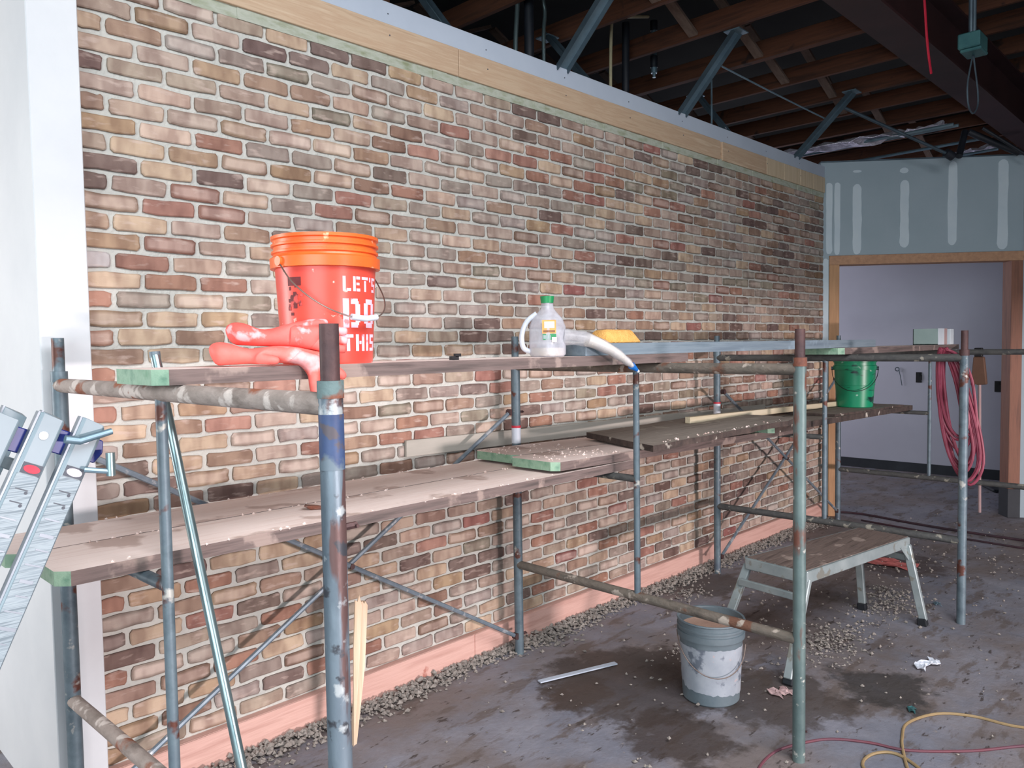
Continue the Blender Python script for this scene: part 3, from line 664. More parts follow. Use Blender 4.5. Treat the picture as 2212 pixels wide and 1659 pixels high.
# short extra rails of the far frame reaching to the right
def cross(x0, x1, y, lb, y2=None):
    t = thing('cross_brace', lb, 'brace', ((x0+x1)/2, y, 0.1), 'cross braces between the wall-side legs')
    for a, c, dy in (((x0, 1.27), (x1, 0.10), 0.0), ((x0, 0.10), (x1, 1.27), 0.02)):
        m_ = MB(); m_.tube([(a[0]+0.03, y+dy, a[1]), (c[0]-0.01, y+dy, c[1])], 0.0105, 8); b_ = m_.build('brace_tube', M['brace'], t, smooth=True)
        for e in (a, c):
            sx = 0.03 if e is a else -0.01
            m2 = MB(); m2.tube([(e[0]+sx, y+dy-0.014, e[1]), (e[0]+sx, y+dy+0.014, e[1])], 0.017, 10); m2.build('eye', M['rust_pin'], b_, smooth=True)
    m_ = MB(); m_.tube([((x0+x1)/2+0.01, y-0.012, 0.685), ((x0+x1)/2+0.01, y+0.034, 0.685)], 0.012, 8); m_.build('rivet', M['rust_pin'], t)
    return t
cross(0.83, 2.87, -0.145, 'pair of crossed brace tubes between the nearest and second frames')
cross(4.89, 6.94, -0.20, 'pair of crossed brace tubes between the third and farthest frames')

# planks
def plank(name, p0, p1, wdt, th, mats, label, grp=None, clip=0.03, cat='plank', endm=True):
    """p0, p1: front top corners at the two ends; the plank extends back (+y) by wdt; clipped corners"""
    P0, P1 = Vector(p0), Vector(p1); d = (P1-P0); dn = d.normalized(); bk = Vector((0, 0, 1)).cross(dn).normalized(); upn = dn.cross(bk)
    t = thing(name, label, cat, (P0.x, P0.y, P0.z-th), grp)
    c = clip; L = d.length
    out = [(c, 0), (L-c, 0), (L, c), (L, wdt-c), (L-c, wdt), (c, wdt), (0, wdt-c), (0, c)]
    n = 8; rr = random.Random(label)
    rows = []
    top = [P0+dn*a+bk*b_ for a, b_ in out]; bot = [v-upn*th for v in top]
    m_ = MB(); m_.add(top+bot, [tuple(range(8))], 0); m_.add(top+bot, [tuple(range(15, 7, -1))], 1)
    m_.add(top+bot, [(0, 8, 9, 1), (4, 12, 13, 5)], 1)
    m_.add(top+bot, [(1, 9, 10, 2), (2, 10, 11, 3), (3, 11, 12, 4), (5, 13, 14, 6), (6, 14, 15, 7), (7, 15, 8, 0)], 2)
    o = m_.build('board', mats, t)
    bm = bmesh.new(); bm.from_mesh(o.data); bmesh.ops.remove_doubles(bm, verts=bm.verts, dist=1e-5)
    bmesh.ops.recalc_face_normals(bm, faces=bm.faces); bm.to_mesh(o.data); bm.free()
    # one dark end strap band
    return t
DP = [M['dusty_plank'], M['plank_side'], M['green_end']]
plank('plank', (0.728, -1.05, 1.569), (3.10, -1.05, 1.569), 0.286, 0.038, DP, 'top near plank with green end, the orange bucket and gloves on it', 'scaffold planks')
plank('plank', (4.72, -1.10, 1.569), (7.22, -1.09, 1.569), 0.286, 0.038, DP, 'top far plank with green left end, the small box on it', 'scaffold planks')
plank('plank', (2.35, -1.042, 1.618), (5.43, -1.042, 1.618), 0.26, 0.048, [M['gray_plank']]*3, 'blue-grey painted plank lying across both top planks under the sponge', 'scaffold planks', clip=0.004)
plank('plank', (0.575, -0.782, 1.064), (3.06, -0.782, 1.064), 0.286, 0.038, DP, 'pinkish dusty lower plank, outer of the near pair', 'scaffold planks')
plank('plank', (0.535, -0.489, 1.064), (3.02, -0.489, 1.064), 0.286, 0.038, DP, 'pinkish dusty lower plank, the near one beside the brick wall', 'scaffold planks')
plank('plank', (2.47, -0.775, 1.115), (4.95, -0.775, 1.062), 0.286, 0.038, DP, 'lower middle plank with green end lying on the near pair, outer one', 'scaffold planks')
plank('plank', (2.53, -0.482, 1.114), (4.97, -0.482, 1.062), 0.286, 0.038, DP, 'lower middle plank with green end lying on the near pair, by the wall', 'scaffold planks')
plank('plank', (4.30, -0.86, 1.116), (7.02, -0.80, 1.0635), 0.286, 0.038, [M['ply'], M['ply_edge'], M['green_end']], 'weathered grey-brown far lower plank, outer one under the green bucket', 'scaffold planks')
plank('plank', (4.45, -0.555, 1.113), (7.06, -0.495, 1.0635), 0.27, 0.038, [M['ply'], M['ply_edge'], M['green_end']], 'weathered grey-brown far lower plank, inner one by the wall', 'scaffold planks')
m_ = MB(); m_.hexa([(1.400, -0.60, 1.0645), (1.43, -0.625, 1.0645), (1.445, -0.57, 1.0645), (1.41, -0.55, 1.0645), (1.37, -0.60, 1.083), (1.43, -0.62, 1.078), (1.445, -0.575, 1.072), (1.40, -0.56, 1.080)]); o = m_.build('rusty_clamp', M['rust'], None, bevel=0.003); at_base(o, (1.42, -0.59, 1.0645)); tag(o, 'small rusty brown clamp lying on the near lower planks', 'clamp')
# ragged plywood sheet
def sheet(corners, th, name, label, seed):
    rr = random.Random(seed); P = [Vector(c) for c in corners]; pts = []
    for i in range(4):
        a, b_ = P[i], P[(i+1) % 4]; n = 14 if i in (0, 2) else 6
        for j in range(n): p = a.lerp(b_, j/n); pts.append(p+Vector((rr.uniform(-.008, .008), rr.uniform(-.012, .012), rr.uniform(-.0015, .0015))))
    m_ = MB(); n = len(pts); bot = [p-Vector((0, 0, th)) for p in pts]
    m_.add(pts+bot, [tuple(range(n))], 0); m_.add(pts+bot, [tuple(range(2*n-1, n-1, -1))], 1)
    m_.add(pts+bot, [(i, i+n, (i+1) % n+n, (i+1) % n) for i in range(n)], 1)
    o = m_.build(name, [M['ply'], M['ply_edge']]); bm = bmesh.new(); bm.from_mesh(o.data); bmesh.ops.remove_doubles(bm, verts=bm.verts, dist=1e-6); bmesh.ops.recalc_face_normals(bm, faces=bm.faces); bm.to_mesh(o.data); bm.free()
    at_base(o, corners[0]); return tag(o, label, 'board')
sheet([(3.04, -0.885, 1.139), (4.62, -0.90, 1.149), (4.60, -0.34, 1.149), (3.26, -0.31, 1.141)], 0.030, 'plywood_sheet', 'ragged brown plywood sheet on the lower middle planks', 3)
sheet([(5.3, -0.83, 1.114), (6.75, -0.80, 1.086), (6.75, -0.34, 1.086), (5.3, -0.34, 1.114)], 0.016, 'plywood_sheet', 'thin ragged board under the green bucket on the far planks', 5)
m_ = MB(); m_.beam((3.93, -0.52, 1.166), (6.35, -0.50, 1.115), 0.035, 0.038); o = m_.build('lumber_stick', M['lumber'], None, bevel=0.002); at_base(o, (3.93, -0.52, 1.147)); tag(o, 'pale new lumber stick lying along the lower planks', 'lumber')
m_ = MB(); m_.beam((2.26, -0.022, 1.136), (5.9, -0.022, 1.072), 0.018, 0.078); o = m_.build('trim_board', M['box_white'], None, bevel=0.002)
o.data.materials[0] = pm('old_trim', [(168, 162, 152), (190, 184, 174)], 5, 0.8, stretch=(0.4, 1, 4)); at_base(o, (2.26, -0.022, 1.10)); tag(o, 'dull white trim board leaning against the brick wall behind the planks', 'board')

# crumbs of mortar
def rocks(name, spots, mt, label, smin, smax, seed):
    rr = random.Random(seed); vs = []; fs = []
    for (x, y, z) in spots:
        s_ = rr.uniform(smin, smax); b0 = len(vs); st = (rr.uniform(.6, 1.3), rr.uniform(.6, 1.3), rr.uniform(.4, .9)); an = rr.uniform(0, PI)
        for (a, b_, c) in ((1, 0, 0), (0, 1, 0), (-1, 0, 0), (0, -1, 0), (0, 0, 1), (0, 0, -1)):
            a = a*s_*st[0]*rr.uniform(.7, 1.2); b_ = b_*s_*st[1]*rr.uniform(.7, 1.2); c = c*s_*st[2]
            vs.append((x+a*math.cos(an)-b_*math.sin(an)+rr.uniform(-.2, .2)*s_, y+a*math.sin(an)+b_*math.cos(an), z+c+s_*st[2]*0.6))
        for f in ((0, 1, 4), (1, 2, 4), (2, 3, 4), (3, 0, 4), (1, 0, 5), (2, 1, 5), (3, 2, 5), (0, 3, 5)): fs.append(tuple(b0+i for i in f))
    me = bpy.data.meshes.new(name); me.from_pydata(vs, [], fs); me.materials.append(mt); o = bpy.data.objects.new(name, me); COL.objects.link(o)
    return tag(o, label, 'debris', kind='stuff')
rr = random.Random(3); sp = []
for i in range(5200):
    x = rr.uniform(0.95, 7.0); d_ = abs(rr.gauss(0, 0.055)); wob = 0.04*mnoise.noise(Vector((x*2.3, 0, 0)))
    sp.append((x, -0.05-min(d_*(1+0.7*mnoise.noise(Vector((x*1.7, 4, 0)))), 0.30)+min(0, wob), max(0, 0.028-d_*0.25)*rr.random()))
rocks('mortar_crumbs', sp, M['rubble'], 'crumbs of dropped mortar piled along the foot of the brick wall', 0.005, 0.017, 1)
sp = []
for cx, cy, sx, sy, n in ((4.10, -1.28, .16, .09, 420), (4.90, -1.30, .16, .09, 260), (5.15, -1.25, .10, .10, 120), (5.9, -1.0, .3, .15, 160), (3.45, -0.75, .12, .06, 40), (4.2, -1.1, .5, .5, 260), (6.3, -1.5, .8, .5, 240), (2.6, -1.0, .6, .4, 90), (4.3, -0.3, .1, .05, 120)):
    for i in range(n): a, b_ = rr.gauss(0, 1), rr.gauss(0, 1); sp.append((cx+a*sx, min(-0.06, cy+b_*sy), max(0, 0.02-0.012*(a*a+b_*b_))*rr.random()))
rocks('rubble', sp, M['rubble'], 'scattered mortar rubble and small piles on the concrete floor', 0.003, 0.013, 2)
sp = [(x_, rr.uniform(-0.77, -0.22), 1.115-0.0214*(x_-2.47)) for x_ in [rr.uniform(2.5, 3.0) for i in range(130)]] + [(rr.uniform(0.7, 2.5), rr.choice((-0.21, -0.77, -0.5))+rr.gauss(0, .01), 1.063) for i in range(90)] + [(rr.uniform(3.1, 4.5), rr.gauss(-0.86, .015), 1.143) for i in range(60)]
rocks('plank_crumbs', sp, M['dusty_plank'], 'dry mortar crumbs lying on the lower scaffold planks', 0.003, 0.008, 4)

# ------------------------------------------------------------------ orange bucket
BX, BY, BZ = 1.283, -0.915, 1.569
t = thing('orange_bucket', 'orange plastic bucket with white lettering on the top near plank', 'bucket', (BX, BY, BZ))
def R(z): return 0.131+0.0155*(z/0.30)
m_ = MB(); m_.lathe([(0.0, 0.004), (0.120, 0.003), (0.129, 0.0), (R(0), 0.006), (R(0.10), 0.10), (R(0.20), 0.20), (R(0.285), 0.285), (R(.285)-.004, 0.285), (R(0.1)-.004, 0.1), (0.125, 0.012), (0.0, 0.01)], (BX, BY, BZ), 48)
m_.build('body', M['orange'], t, smooth=True)
m_ = MB(); m_.lathe([(0.146, 0.275), (0.1585, 0.276), (0.1595, 0.305), (0.151, 0.310), (0.149, 0.317), (0.1545, 0.319), (0.1545, 0.325), (0.1485, 0.327), (0.1485, 0.337), (0.1555, 0.339), (0.1555, 0.345), (0.150, 0.347), (0.150, 0.356), (0.1555, 0.359), (0.1555, 0.368), (0.146, 0.369), (0.143, 0.30), (0.142, 0.276)], (BX, BY, BZ), 56); m_.build('rim', M['orange_rim'], t, smooth=True, angle=30)
m_ = MB(); m_.lathe([(0.0, 0.15), (0.135, 0.15), (0.1405, 0.30)], (BX, BY, BZ), 40); m_.build('inside', M['orange_in'], t, smooth=True)
AZ0 = math.atan2(CAM.y-BY, CAM.x-BX)
def wrap(s_, z, off=0.0008):       # s_: arc length from the side facing the door, to the right
    r = R(z)+off; a = AZ0+s_/r; return (BX+r*math.cos(a), BY+r*math.sin(a), BZ+z)
def patch(mb, s0, s1, z0, z1, off=0.0009):
    n = max(1, int(abs(s1-s0)/0.005)); 
    for i in range(n):
        a, c = s0+(s1-s0)*i/n, s0+(s1-s0)*(i+1)/n
        mb.hexa([wrap(a, z0, -0.001), wrap(c, z0, -0.001), wrap(c, z0, off), wrap(a, z0, off), wrap(a, z1, -0.001), wrap(c, z1, -0.001), wrap(c, z1, off), wrap(a, z1, off)])
GLY = {  # stencil letters on a 5 x 7 grid: rects (x0, y0, x1, y1)
 'L': (4, [(0, 0, 1.4, 7), (1.8, 0, 4, 1.4)]), 'E': (4, [(0, 0, 1.4, 7), (1.8, 0, 4, 1.4), (1.8, 2.9, 3.6, 4.1), (1.8, 5.6, 4, 7)]),
 'T': (4.4, [(0, 5.6, 4.4, 7), (1.5, 0, 2.9, 5.2)]), "'": (1.2, [(0, 4.8, 1.1, 7)]),
 'S': (4, [(0, 0, 4, 1.3), (2.7, 1.3, 4, 4.1), (0, 2.9, 2.7, 4.1), (0, 4.1, 1.3, 7), (1.3, 5.7, 4, 7)]),
 'D': (4.8, [(0, 0, 1.5, 7), (2.0, 0, 3.9, 1.3), (2.0, 5.7, 3.9, 7), (3.2, 1.3, 4.6, 5.7), (3.9, 0.6, 4.2, 6.4)]),
 'O': (4.8, [(0, 1.0, 1.5, 6.0), (3.0, 1.0, 4.5, 6.0), (0.7, 0, 3.8, 1.3), (0.7, 5.7, 3.8, 7)]),
 'H': (4.4, [(0, 0, 1.4, 7), (3.0, 0, 4.4, 7), (1.7, 2.9, 2.7, 4.2)]), 'I': (1.5, [(0, 0, 1.4, 7)])}
def word(txt, s0, z0, h, sx=1.0):
    m_ = MB(); u = h/7.0; x = s0
    for ch in txt:
        wd, rs = GLY[ch]
        for (a, b_, c, d_) in rs: patch(m_, x+a*u*sx, x+c*u*sx, z0+b_*u, z0+d_*u)
        x += (wd+1.1)*u*sx
    o = m_.build('lettering', M['bucket_print'], t); o['label'] = 'white stencil lettering'; return x
word("LET'S", 0.046, 0.206, 0.042, 1.05); word('DO', 0.045, 0.103, 0.082, 1.05); word('THIS', 0.042, 0.036, 0.048, 1.12)
m_ = MB(); patch(m_, -0.118, -0.072, 0.222, 0.246, 0.0007); o = m_.build('printed_tag', M['bucket_dark'], t); o['label'] = 'dark worn rectangular print'
m_ = MB(); rr = random.Random(8)
for i in range(34): a = rr.gauss(-0.094, 0.011); z = rr.gauss(0.18, 0.016); patch(m_, a-0.005*rr.random()-.003, a+0.004, z-0.004, z+0.005*rr.random()+.002, 0.0007+0.0002*rr.random())
patch(m_, -0.108, -0.084, 0.178, 0.196, 0.0006)
o = m_.build('printed_emblem', M['bucket_dark'], t); o['label'] = 'dark worn emblem print'
# bail with white grip hanging in front
aL, aR = AZ0-0.92, AZ0-0.92+PI
pL = Vector((BX+0.163*math.cos(aL), BY+0.163*math.sin(aL), BZ+0.292)); pR = Vector((BX+0.163*math.cos(aR), BY+0.163*math.sin(aR), BZ+0.292))
mid = []
for i in range(13):
    q_ = i/12; ang = aL+PI*q_; rad = 0.163+0.012*math.sin(PI*q_); drop = 0.165*math.sin(PI*q_)**0.9
    mid.append((BX+rad*math.cos(ang), BY+rad*math.sin(ang), BZ+0.292-drop))
bl = MB(); bl.tube(smooth_path(mid, 3), 0.0022, 6); bail = bl.build('bail', M['wire'], t, smooth=True)
g_ = MB(); g_.tube(mid[5:8], 0.009, 10); g_.build('grip', M['white_plastic'], bail, smooth=True)
for p in (pL, pR):
    e = MB(); e.tube([p-Vector((p.x-BX, p.y-BY, 0)).normalized()*0.012, p+Vector((p.x-BX, p.y-BY, 0)).normalized()*0.003], 0.014, 12); e.build('ear', M['orange_rim'], t, smooth=True)

# ------------------------------------------------------------------ gloves (skin modifier bodies)
def glove(label, mt, chain, fingers, loc):
    verts = []; edges = []; rad = []
    def addv(p, r): verts.append(Vector(p)-Vector(loc)); rad.append(r); return len(verts)-1
    prev = None; idx = []
    for p, r in chain:
        i = addv(p, r); idx.append(i)
        if prev is not None: edges.append((prev, i))
        prev = i
    for root, pts in fingers:
        pr = idx[root]
        for p, r in pts: i = addv(p, r); edges.append((pr, i)); pr = i
    me = bpy.data.meshes.new('rubber_glove'); me.from_pydata(verts, edges, []); me.materials.append(mt)
    o = bpy.data.objects.new('rubber_glove', me); COL.objects.link(o); o.location = loc
    sk = o.modifiers.new('skin', 'SKIN'); sk.use_smooth_shade = True
    for i, s_ in enumerate(me.skin_vertices[0].data): s_.radius = (rad[i][0], rad[i][1]); s_.use_root = (i == 0)
    sb = o.modifiers.new('sub', 'SUBSURF'); sb.levels = 2; sb.render_levels = 2
    o['_org'] = tuple(loc)
    return tag(o, label, 'glove', 'pair of rubber gloves beside the bucket')
zt = BZ
glove('orange-red rubber glove with fingers drooping over the plank edge', M['glove'],
      [((0.905, -0.955, zt+0.028), (0.034, 0.028)), ((0.922, -0.960, zt+0.036), (0.048, 0.036)), ((0.955, -0.966, zt+0.034), (0.042, 0.031)), ((0.992, -0.980, zt+0.024), (0.027, 0.020)), ((1.035, -1.000, zt+0.030), (0.036, 0.025)), ((1.085, -1.030, zt+0.032), (0.048, 0.025)), ((1.132, -1.055, zt+0.016), (0.044, 0.022))],
      [(6, [((1.132, -1.080, zt-0.022), (0.017, 0.016)), ((1.128, -1.088, zt-0.055), (0.016, 0.015)), ((1.132, -1.088, zt-0.086), (0.012, 0.012))]),
       (6, [((1.158, -1.078, zt-0.020), (0.017, 0.016)), ((1.160, -1.088, zt-0.056), (0.016, 0.015)), ((1.162, -1.088, zt-0.090), (0.012, 0.012))]),
       (6, [((1.182, -1.070, zt+0.000), (0.017, 0.016)), ((1.208, -1.082, zt-0.022), (0.017, 0.016)), ((1.228, -1.088, zt-0.040), (0.013, 0.013))]),
       (5, [((1.160, -1.030, zt+0.026), (0.017, 0.015)), ((1.200, -1.045, zt+0.018), (0.016, 0.014)), ((1.230, -1.055, zt+0.014), (0.012, 0.012))]),
       (4, [((1.005, -1.030, zt+0.020), (0.016, 0.015)), ((1.022, -1.050, zt+0.017), (0.015, 0.014)), ((1.045, -1.060, zt+0.013), (0.012, 0.011))])], (0.9, -0.97, zt))
glove('orange-red rubber glove with a dusty pale wrist, lying on top of the other', M['glove_dusty'],
      [((0.960, -0.945, zt+0.080), (0.034, 0.028)), ((0.978, -0.947, zt+0.090), (0.046, 0.036)), ((1.010, -0.953, zt+0.084), (0.040, 0.032)), ((1.045, -0.965, zt+0.072), (0.025, 0.021)), ((1.09, -0.985, zt+0.080), (0.040, 0.030)), ((1.140, -1.010, zt+0.082), (0.040, 0.038))],
      [(5, [((1.185, -1.034, zt+0.094), (0.016, 0.015)), ((1.220, -1.060, zt+0.094), (0.015, 0.014)), ((1.245, -1.078, zt+0.090), (0.012, 0.012))]),
       (5, [((1.185, -1.036, zt+0.072), (0.016, 0.015)), ((1.220, -1.062, zt+0.069), (0.015, 0.014)), ((1.245, -1.078, zt+0.064), (0.012, 0.012))]),
       (5, [((1.183, -1.038, zt+0.050), (0.016, 0.015)), ((1.218, -1.062, zt+0.045), (0.015, 0.014)), ((1.240, -1.076, zt+0.040), (0.012, 0.012))]),
       (4, [((1.13, -1.000, zt+0.104), (0.017, 0.016)), ((1.170, -1.022, zt+0.114), (0.016, 0.015)), ((1.205, -1.045, zt+0.116), (0.012, 0.012))])], (0.97, -0.95, zt))

# ------------------------------------------------------------------ jug, grout bag, sponge
JXc, JYc, JZ = 2.225, -0.955, 1.569
t = thing('plastic_jug', 'cloudy clear plastic jug with a green cap and orange label', 'jug', (JXc, JYc, JZ))
m_ = MB(); m_.lathe([(0.0, 0.002), (0.052, 0.0), (0.060, 0.010), (0.061, 0.06), (0.060, 0.115), (0.050, 0.145), (0.032, 0.168), (0.021, 0.185), (0.0195, 0.212)], (JXc, JYc, JZ), 32, sq=0.35)
m_.build('body', M['clear'], t, smooth=True)
m_ = MB(); m_.lathe([(0.0, 0.004), (0.050, 0.004), (0.056, 0.012), (0.056, 0.034), (0.0, 0.036)], (JXc, JYc, JZ), 28, sq=0.35); m_.build('contents', M['grout_pale'], t, smooth=True)
m_ = MB(); m_.lathe([(0.0, 0.204), (0.0235, 0.204), (0.027, 0.230), (0.0, 0.231)], (JXc, JYc, JZ), 28); m_.build('cap', M['cap_green'], t, smooth=True)
da = math.atan2(CAM.y-JYc, CAM.x-JXc); dv = Vector((math.cos(da), math.sin(da), 0)); rv_ = Vector((-math.sin(da), math.cos(da), 0))
base = Vector((JXc, JYc, JZ))+dv*0.067
def lab(nm, a, b_, z0, z1, mt, off=0.0, par=None):
    q = MB(); c = [base+rv_*a+Vector((0, 0, z0))+dv*off, base+rv_*b_+Vector((0, 0, z0))+dv*off, base+rv_*b_+Vector((0, 0, z1))+dv*off, base+rv_*a+Vector((0, 0, z1))+dv*off]
    q.prism(c, dv*0.0012); return q.build(nm, M[mt], par or t)
lb = lab('label', -0.020, 0.032, 0.088, 0.138, 'label_orange'); lab('label_print', -0.012, 0.026, 0.108, 0.132, 'label_cream', 0.0012, lb); lab('label_print', -0.016, 0.028, 0.092, 0.100, 'label_brown', 0.0012, lb)
lb2 = lab('label', -0.018, 0.032, 0.064, 0.086, 'cap_green'); lab('label_print', -0.016, 0.012, 0.068, 0.082, 'box_green', 0.0012, lb2); lab('label_print', 0.016, 0.034, 0.056, 0.074, 'label_cream', 0.0012, lb2)
hl = Vector((JXc, JYc, JZ))-rv_*0.0
m_ = MB(); m_.tube(smooth_path([hl-rv_*0.040+Vector((0, 0, 0.165)), hl-rv_*0.078+Vector((0, 0, 0.135)), hl-rv_*0.098+Vector((0, 0, 0.085)), hl-rv_*0.092+Vector((0, 0, 0.035)), hl-rv_*0.060+Vector((0, 0, 0.020))], 5), 0.013, 10, flat=0.8); m_.build('handle', M['white_plastic'], t, smooth=True)
t = thing('grout_bag', 'clear piping bag of pale grout with a blue tip, drooping over the plank', 'bag', (2.33, -1.0, 1.57))
path = smooth_path([(2.27, -0.995, 1.645), (2.34, -1.055, 1.632), (2.43, -1.10, 1.590), (2.50, -1.12, 1.548), (2.535, -1.125, 1.525)], 5); n_ = len(path)
m_ = MB(); m_.tube(path, [0.040-0.028*(i/(n_-1))**1.2+0.002*math.sin(i*1.7) for i in range(n_)], 14, flat=0.8); m_.build('bag', M['bag_clear'], t, smooth=True, angle=60)
m_ = MB(); m_.tube(path[5:], [0.034-0.025*(i/(n_-6)) for i in range(n_-5)], 12, flat=0.75); m_.build('grout', M['grout_pale'], t, smooth=True, angle=60)
m_ = MB(); m_.tube([path[-2], path[-1], (2.563, -1.13, 1.507)], [0.0155, 0.0145, 0.006], 12); m_.build('tip', M['tip_blue'], t, smooth=True)
m_ = MB(); m_.tube([(2.560, -1.13, 1.509), (2.568, -1.13, 1.503)], 0.0065, 10); m_.build('nozzle', M['white_plastic'], t, smooth=True)
m_ = MB(); c = (2.62, -0.955, 1.6185)
m_.hexa([(2.52, -1.01, c[2]), (2.76, -1.02, c[2]), (2.77, -0.90, c[2]), (2.50, -0.90, c[2]), (2.555, -0.985, c[2]+0.056), (2.725, -0.99, c[2]+0.056), (2.735, -0.915, c[2]+0.052), (2.56, -0.915, c[2]+0.054)])
o = m_.build('sponge', M['sponge'], None, smooth=True, bevel=0.008, angle=60); at_base(o, c); tag(o, 'orange-yellow grout sponge on the blue-grey plank', 'sponge')
m_ = MB(); m_.box((1.70, -1.0, 1.569), (1.73, -0.985, 1.582)); m_.box((1.715, -1.0, 1.58), (1.74, -0.99, 1.590)); o = m_.build('clamp', M['black']); at_base(o, (1.72, -0.99, 1.569)); tag(o, 'tiny dark clamp on the top near plank between bucket and jug', 'clamp')

# ------------------------------------------------------------------ box on far plank, hose, green bucket
t = thing('small_box', 'grey-green open cardboard box on the top far plank above the hose', 'box', (6.90, -0.95, 1.569))
m_ = MB(); m_.box((6.80, -1.04, 1.569), (6.806, -0.855, 1.698)); m_.box((7.02, -1.04, 1.569), (7.026, -0.855, 1.698)); m_.box((6.80, -0.86, 1.569), (7.026, -0.855, 1.698)); m_.box((6.80, -1.04, 1.569), (7.026, -0.855, 1.575)); m_.build('panel', M['box_green'], t)
m_ = MB(); m_.box((6.80, -1.045, 1.569), (6.95, -1.04, 1.70)); m_.build('flap', M['box_white'], t)
m_ = MB(); m_.box((6.95, -1.045, 1.569), (7.026, -1.04, 1.70)); m_.build('flap', M['box_pink'], t)
m_ = MB(); m_.box((7.06, -1.06, 1.569), (7.16, -0.88, 1.696)); o = m_.build('small_box', M['box_white'], None, bevel=0.002); at_base(o, (7.1, -0.97, 1.569)); tag(o, 'narrow white carton standing behind the grey-green box', 'box')

t = thing('air_hose', 'coiled pink-red air hose hanging on the third scaffold frame', 'hose', (4.87, -1.63, 1.53))
rr = random.Random(5)
for i in range(12):
    L1 = rr.uniform(0.42, 0.72); sw = rr.uniform(0.05, 0.11)+0.015*(i % 3); y0 = -1.605+rr.uniform(-.022, .022); xo = rr.uniform(-.012, .03)
    drift = -0.03-0.09*(L1/0.7)
    pts = [(4.87, y0, 1.548+0.012*rr.random()), (4.90+xo, y0+0.022, 1.47), (4.915+xo, y0+sw*0.45+drift*0.2, 1.47-L1*0.45), (4.915+xo, y0+sw*0.42+drift*0.62, 1.50-L1*0.85), (4.92+xo, y0+drift*0.95, 1.50-L1),
           (4.93+xo, y0-sw*0.42+drift*1.1, 1.50-L1*0.82), (4.93+xo, y0-sw*0.45+drift*0.75, 1.48-L1*0.42), (4.91+xo, y0-0.035+drift*0.15, 1.46), (4.885, y0-0.012, 1.538)]
    if i == 11: pts = [(4.87, -1.63, 1.55), (4.91, -1.69, 1.50), (4.93, -1.735, 1.38), (4.935, -1.755, 1.22), (4.93, -1.76, 1.10), (4.93, -1.73, 1.07), (4.93, -1.70, 1.12), (4.92, -1.66, 1.35), (4.89, -1.62, 1.52)]
    m_ = MB(); m_.tube(smooth_path(pts, 5, closed=True), 0.0085, 8, closed=True); m_.build('coil', M['hose_red'], t, smooth=True)

GX, GY, GZ = 6.20, -0.62, 1.098
t = thing('green_bucket', 'green plastic bucket on the far lower planks below the scaffold bar', 'bucket', (GX, GY, GZ))
m_ = MB(); m_.lathe([(0.0, 0.003), (0.125, 0.0), (0.131, 0.006), (0.142, 0.17), (0.145, 0.172), (0.146, 0.20), (0.148, 0.29), (0.156, 0.291), (0.157, 0.322), (0.150, 0.324), (0.150, 0.345), (0.157, 0.347), (0.157, 0.368), (0.148, 0.368), (0.140, 0.2), (0.125, 0.02), (0, 0.015)], (GX, GY, GZ), 40); m_.build('body', M['green_bucket'], t, smooth=True, angle=35)
aL = math.atan2(CAM.y-GY, CAM.x-GX)-PI/2
for s_ in (0, PI):
    e = MB(); p = Vector((GX+0.158*math.cos(aL+s_), GY+0.158*math.sin(aL+s_), GZ+0.30)); q_ = Vector((math.cos(aL+s_), math.sin(aL+s_), 0)); e.tube([p-q_*0.01, p+q_*0.012], 0.014, 10); e.build('ear', M['galv_dark'], t, smooth=True)
bl = MB(); bl.tube(smooth_path([(GX+(0.165+0.006*math.sin(PI*i/10))*math.cos(aL+PI*i/10), GY+(0.165+0.006*math.sin(PI*i/10))*math.sin(aL+PI*i/10), GZ+0.30-0.17*math.sin(PI*i/10)) for i in range(11)], 3), 0.0025, 6); bl.build('bail', M['black'], t, smooth=True)

# ------------------------------------------------------------------ mud bucket on the floor
WX, WY = 3.115, -1.135
t = thing('mud_bucket', 'white mud-splashed bucket of grout standing on the floor', 'bucket', (WX, WY, 0))
m_ = MB(); m_.lathe([(0.0, 0.004), (0.118, 0.0), (0.126, 0.008), (0.140, 0.29), (0.150, 0.292), (0.151, 0.318), (0.145, 0.320), (0.145, 0.332), (0.151, 0.334), (0.151, 0.342), (0.146, 0.344), (0.147, 0.362), (0.152, 0.366), (0.150, 0.372), (0.141, 0.370), (0.136, 0.2), (0.12, 0.02)], (WX, WY, 0), 44); m_.build('body', M['bucket_grey'], t, smooth=True, angle=35)
m_ = MB(); n = 40; vs = []
a0 = math.atan2(CAM.y-WY, CAM.x-WX)
for j in range(n+1):
    a = a0-1.5+3.0*j/n; z0 = 0.07+0.012*mnoise.noise(Vector((j*.5, 0, 0)))+(0.02 if j < 6 else 0)-0.008*j/n*3; z1 = 0.262+0.006*mnoise.noise(Vector((j*.4, 5, 0)))
    for z, o_ in ((z0, 0.0012), (z1, 0.0012)): r = 0.126+0.014*(z/0.29)+o_; vs.append((WX+r*math.cos(a), WY+r*math.sin(a), z))
m_.add(vs, [(2*j, 2*j+2, 2*j+3, 2*j+1) for j in range(n)]); o = m_.build('label', M['bucket_label'], t, smooth=True); o['label'] = 'worn white paper label with grey smears'
m_ = MB(); m_.lathe([(0.0, 0.325), (0.06, 0.322), (0.11, 0.318), (0.139, 0.322)], (WX, WY, 0), 32); m_.build('grout', M['grout'], t, smooth=True)
bl = MB(); bl.tube(smooth_path([(WX+(0.152)*math.cos(a0-1.45+i*0.33), WY+(0.152)*math.sin(a0-1.45+i*0.33), 0.305-0.16*math.sin(PI*i/10)) for i in range(10)], 3), 0.0022, 6); bl.build('bail', M['wire'], t, smooth=True)

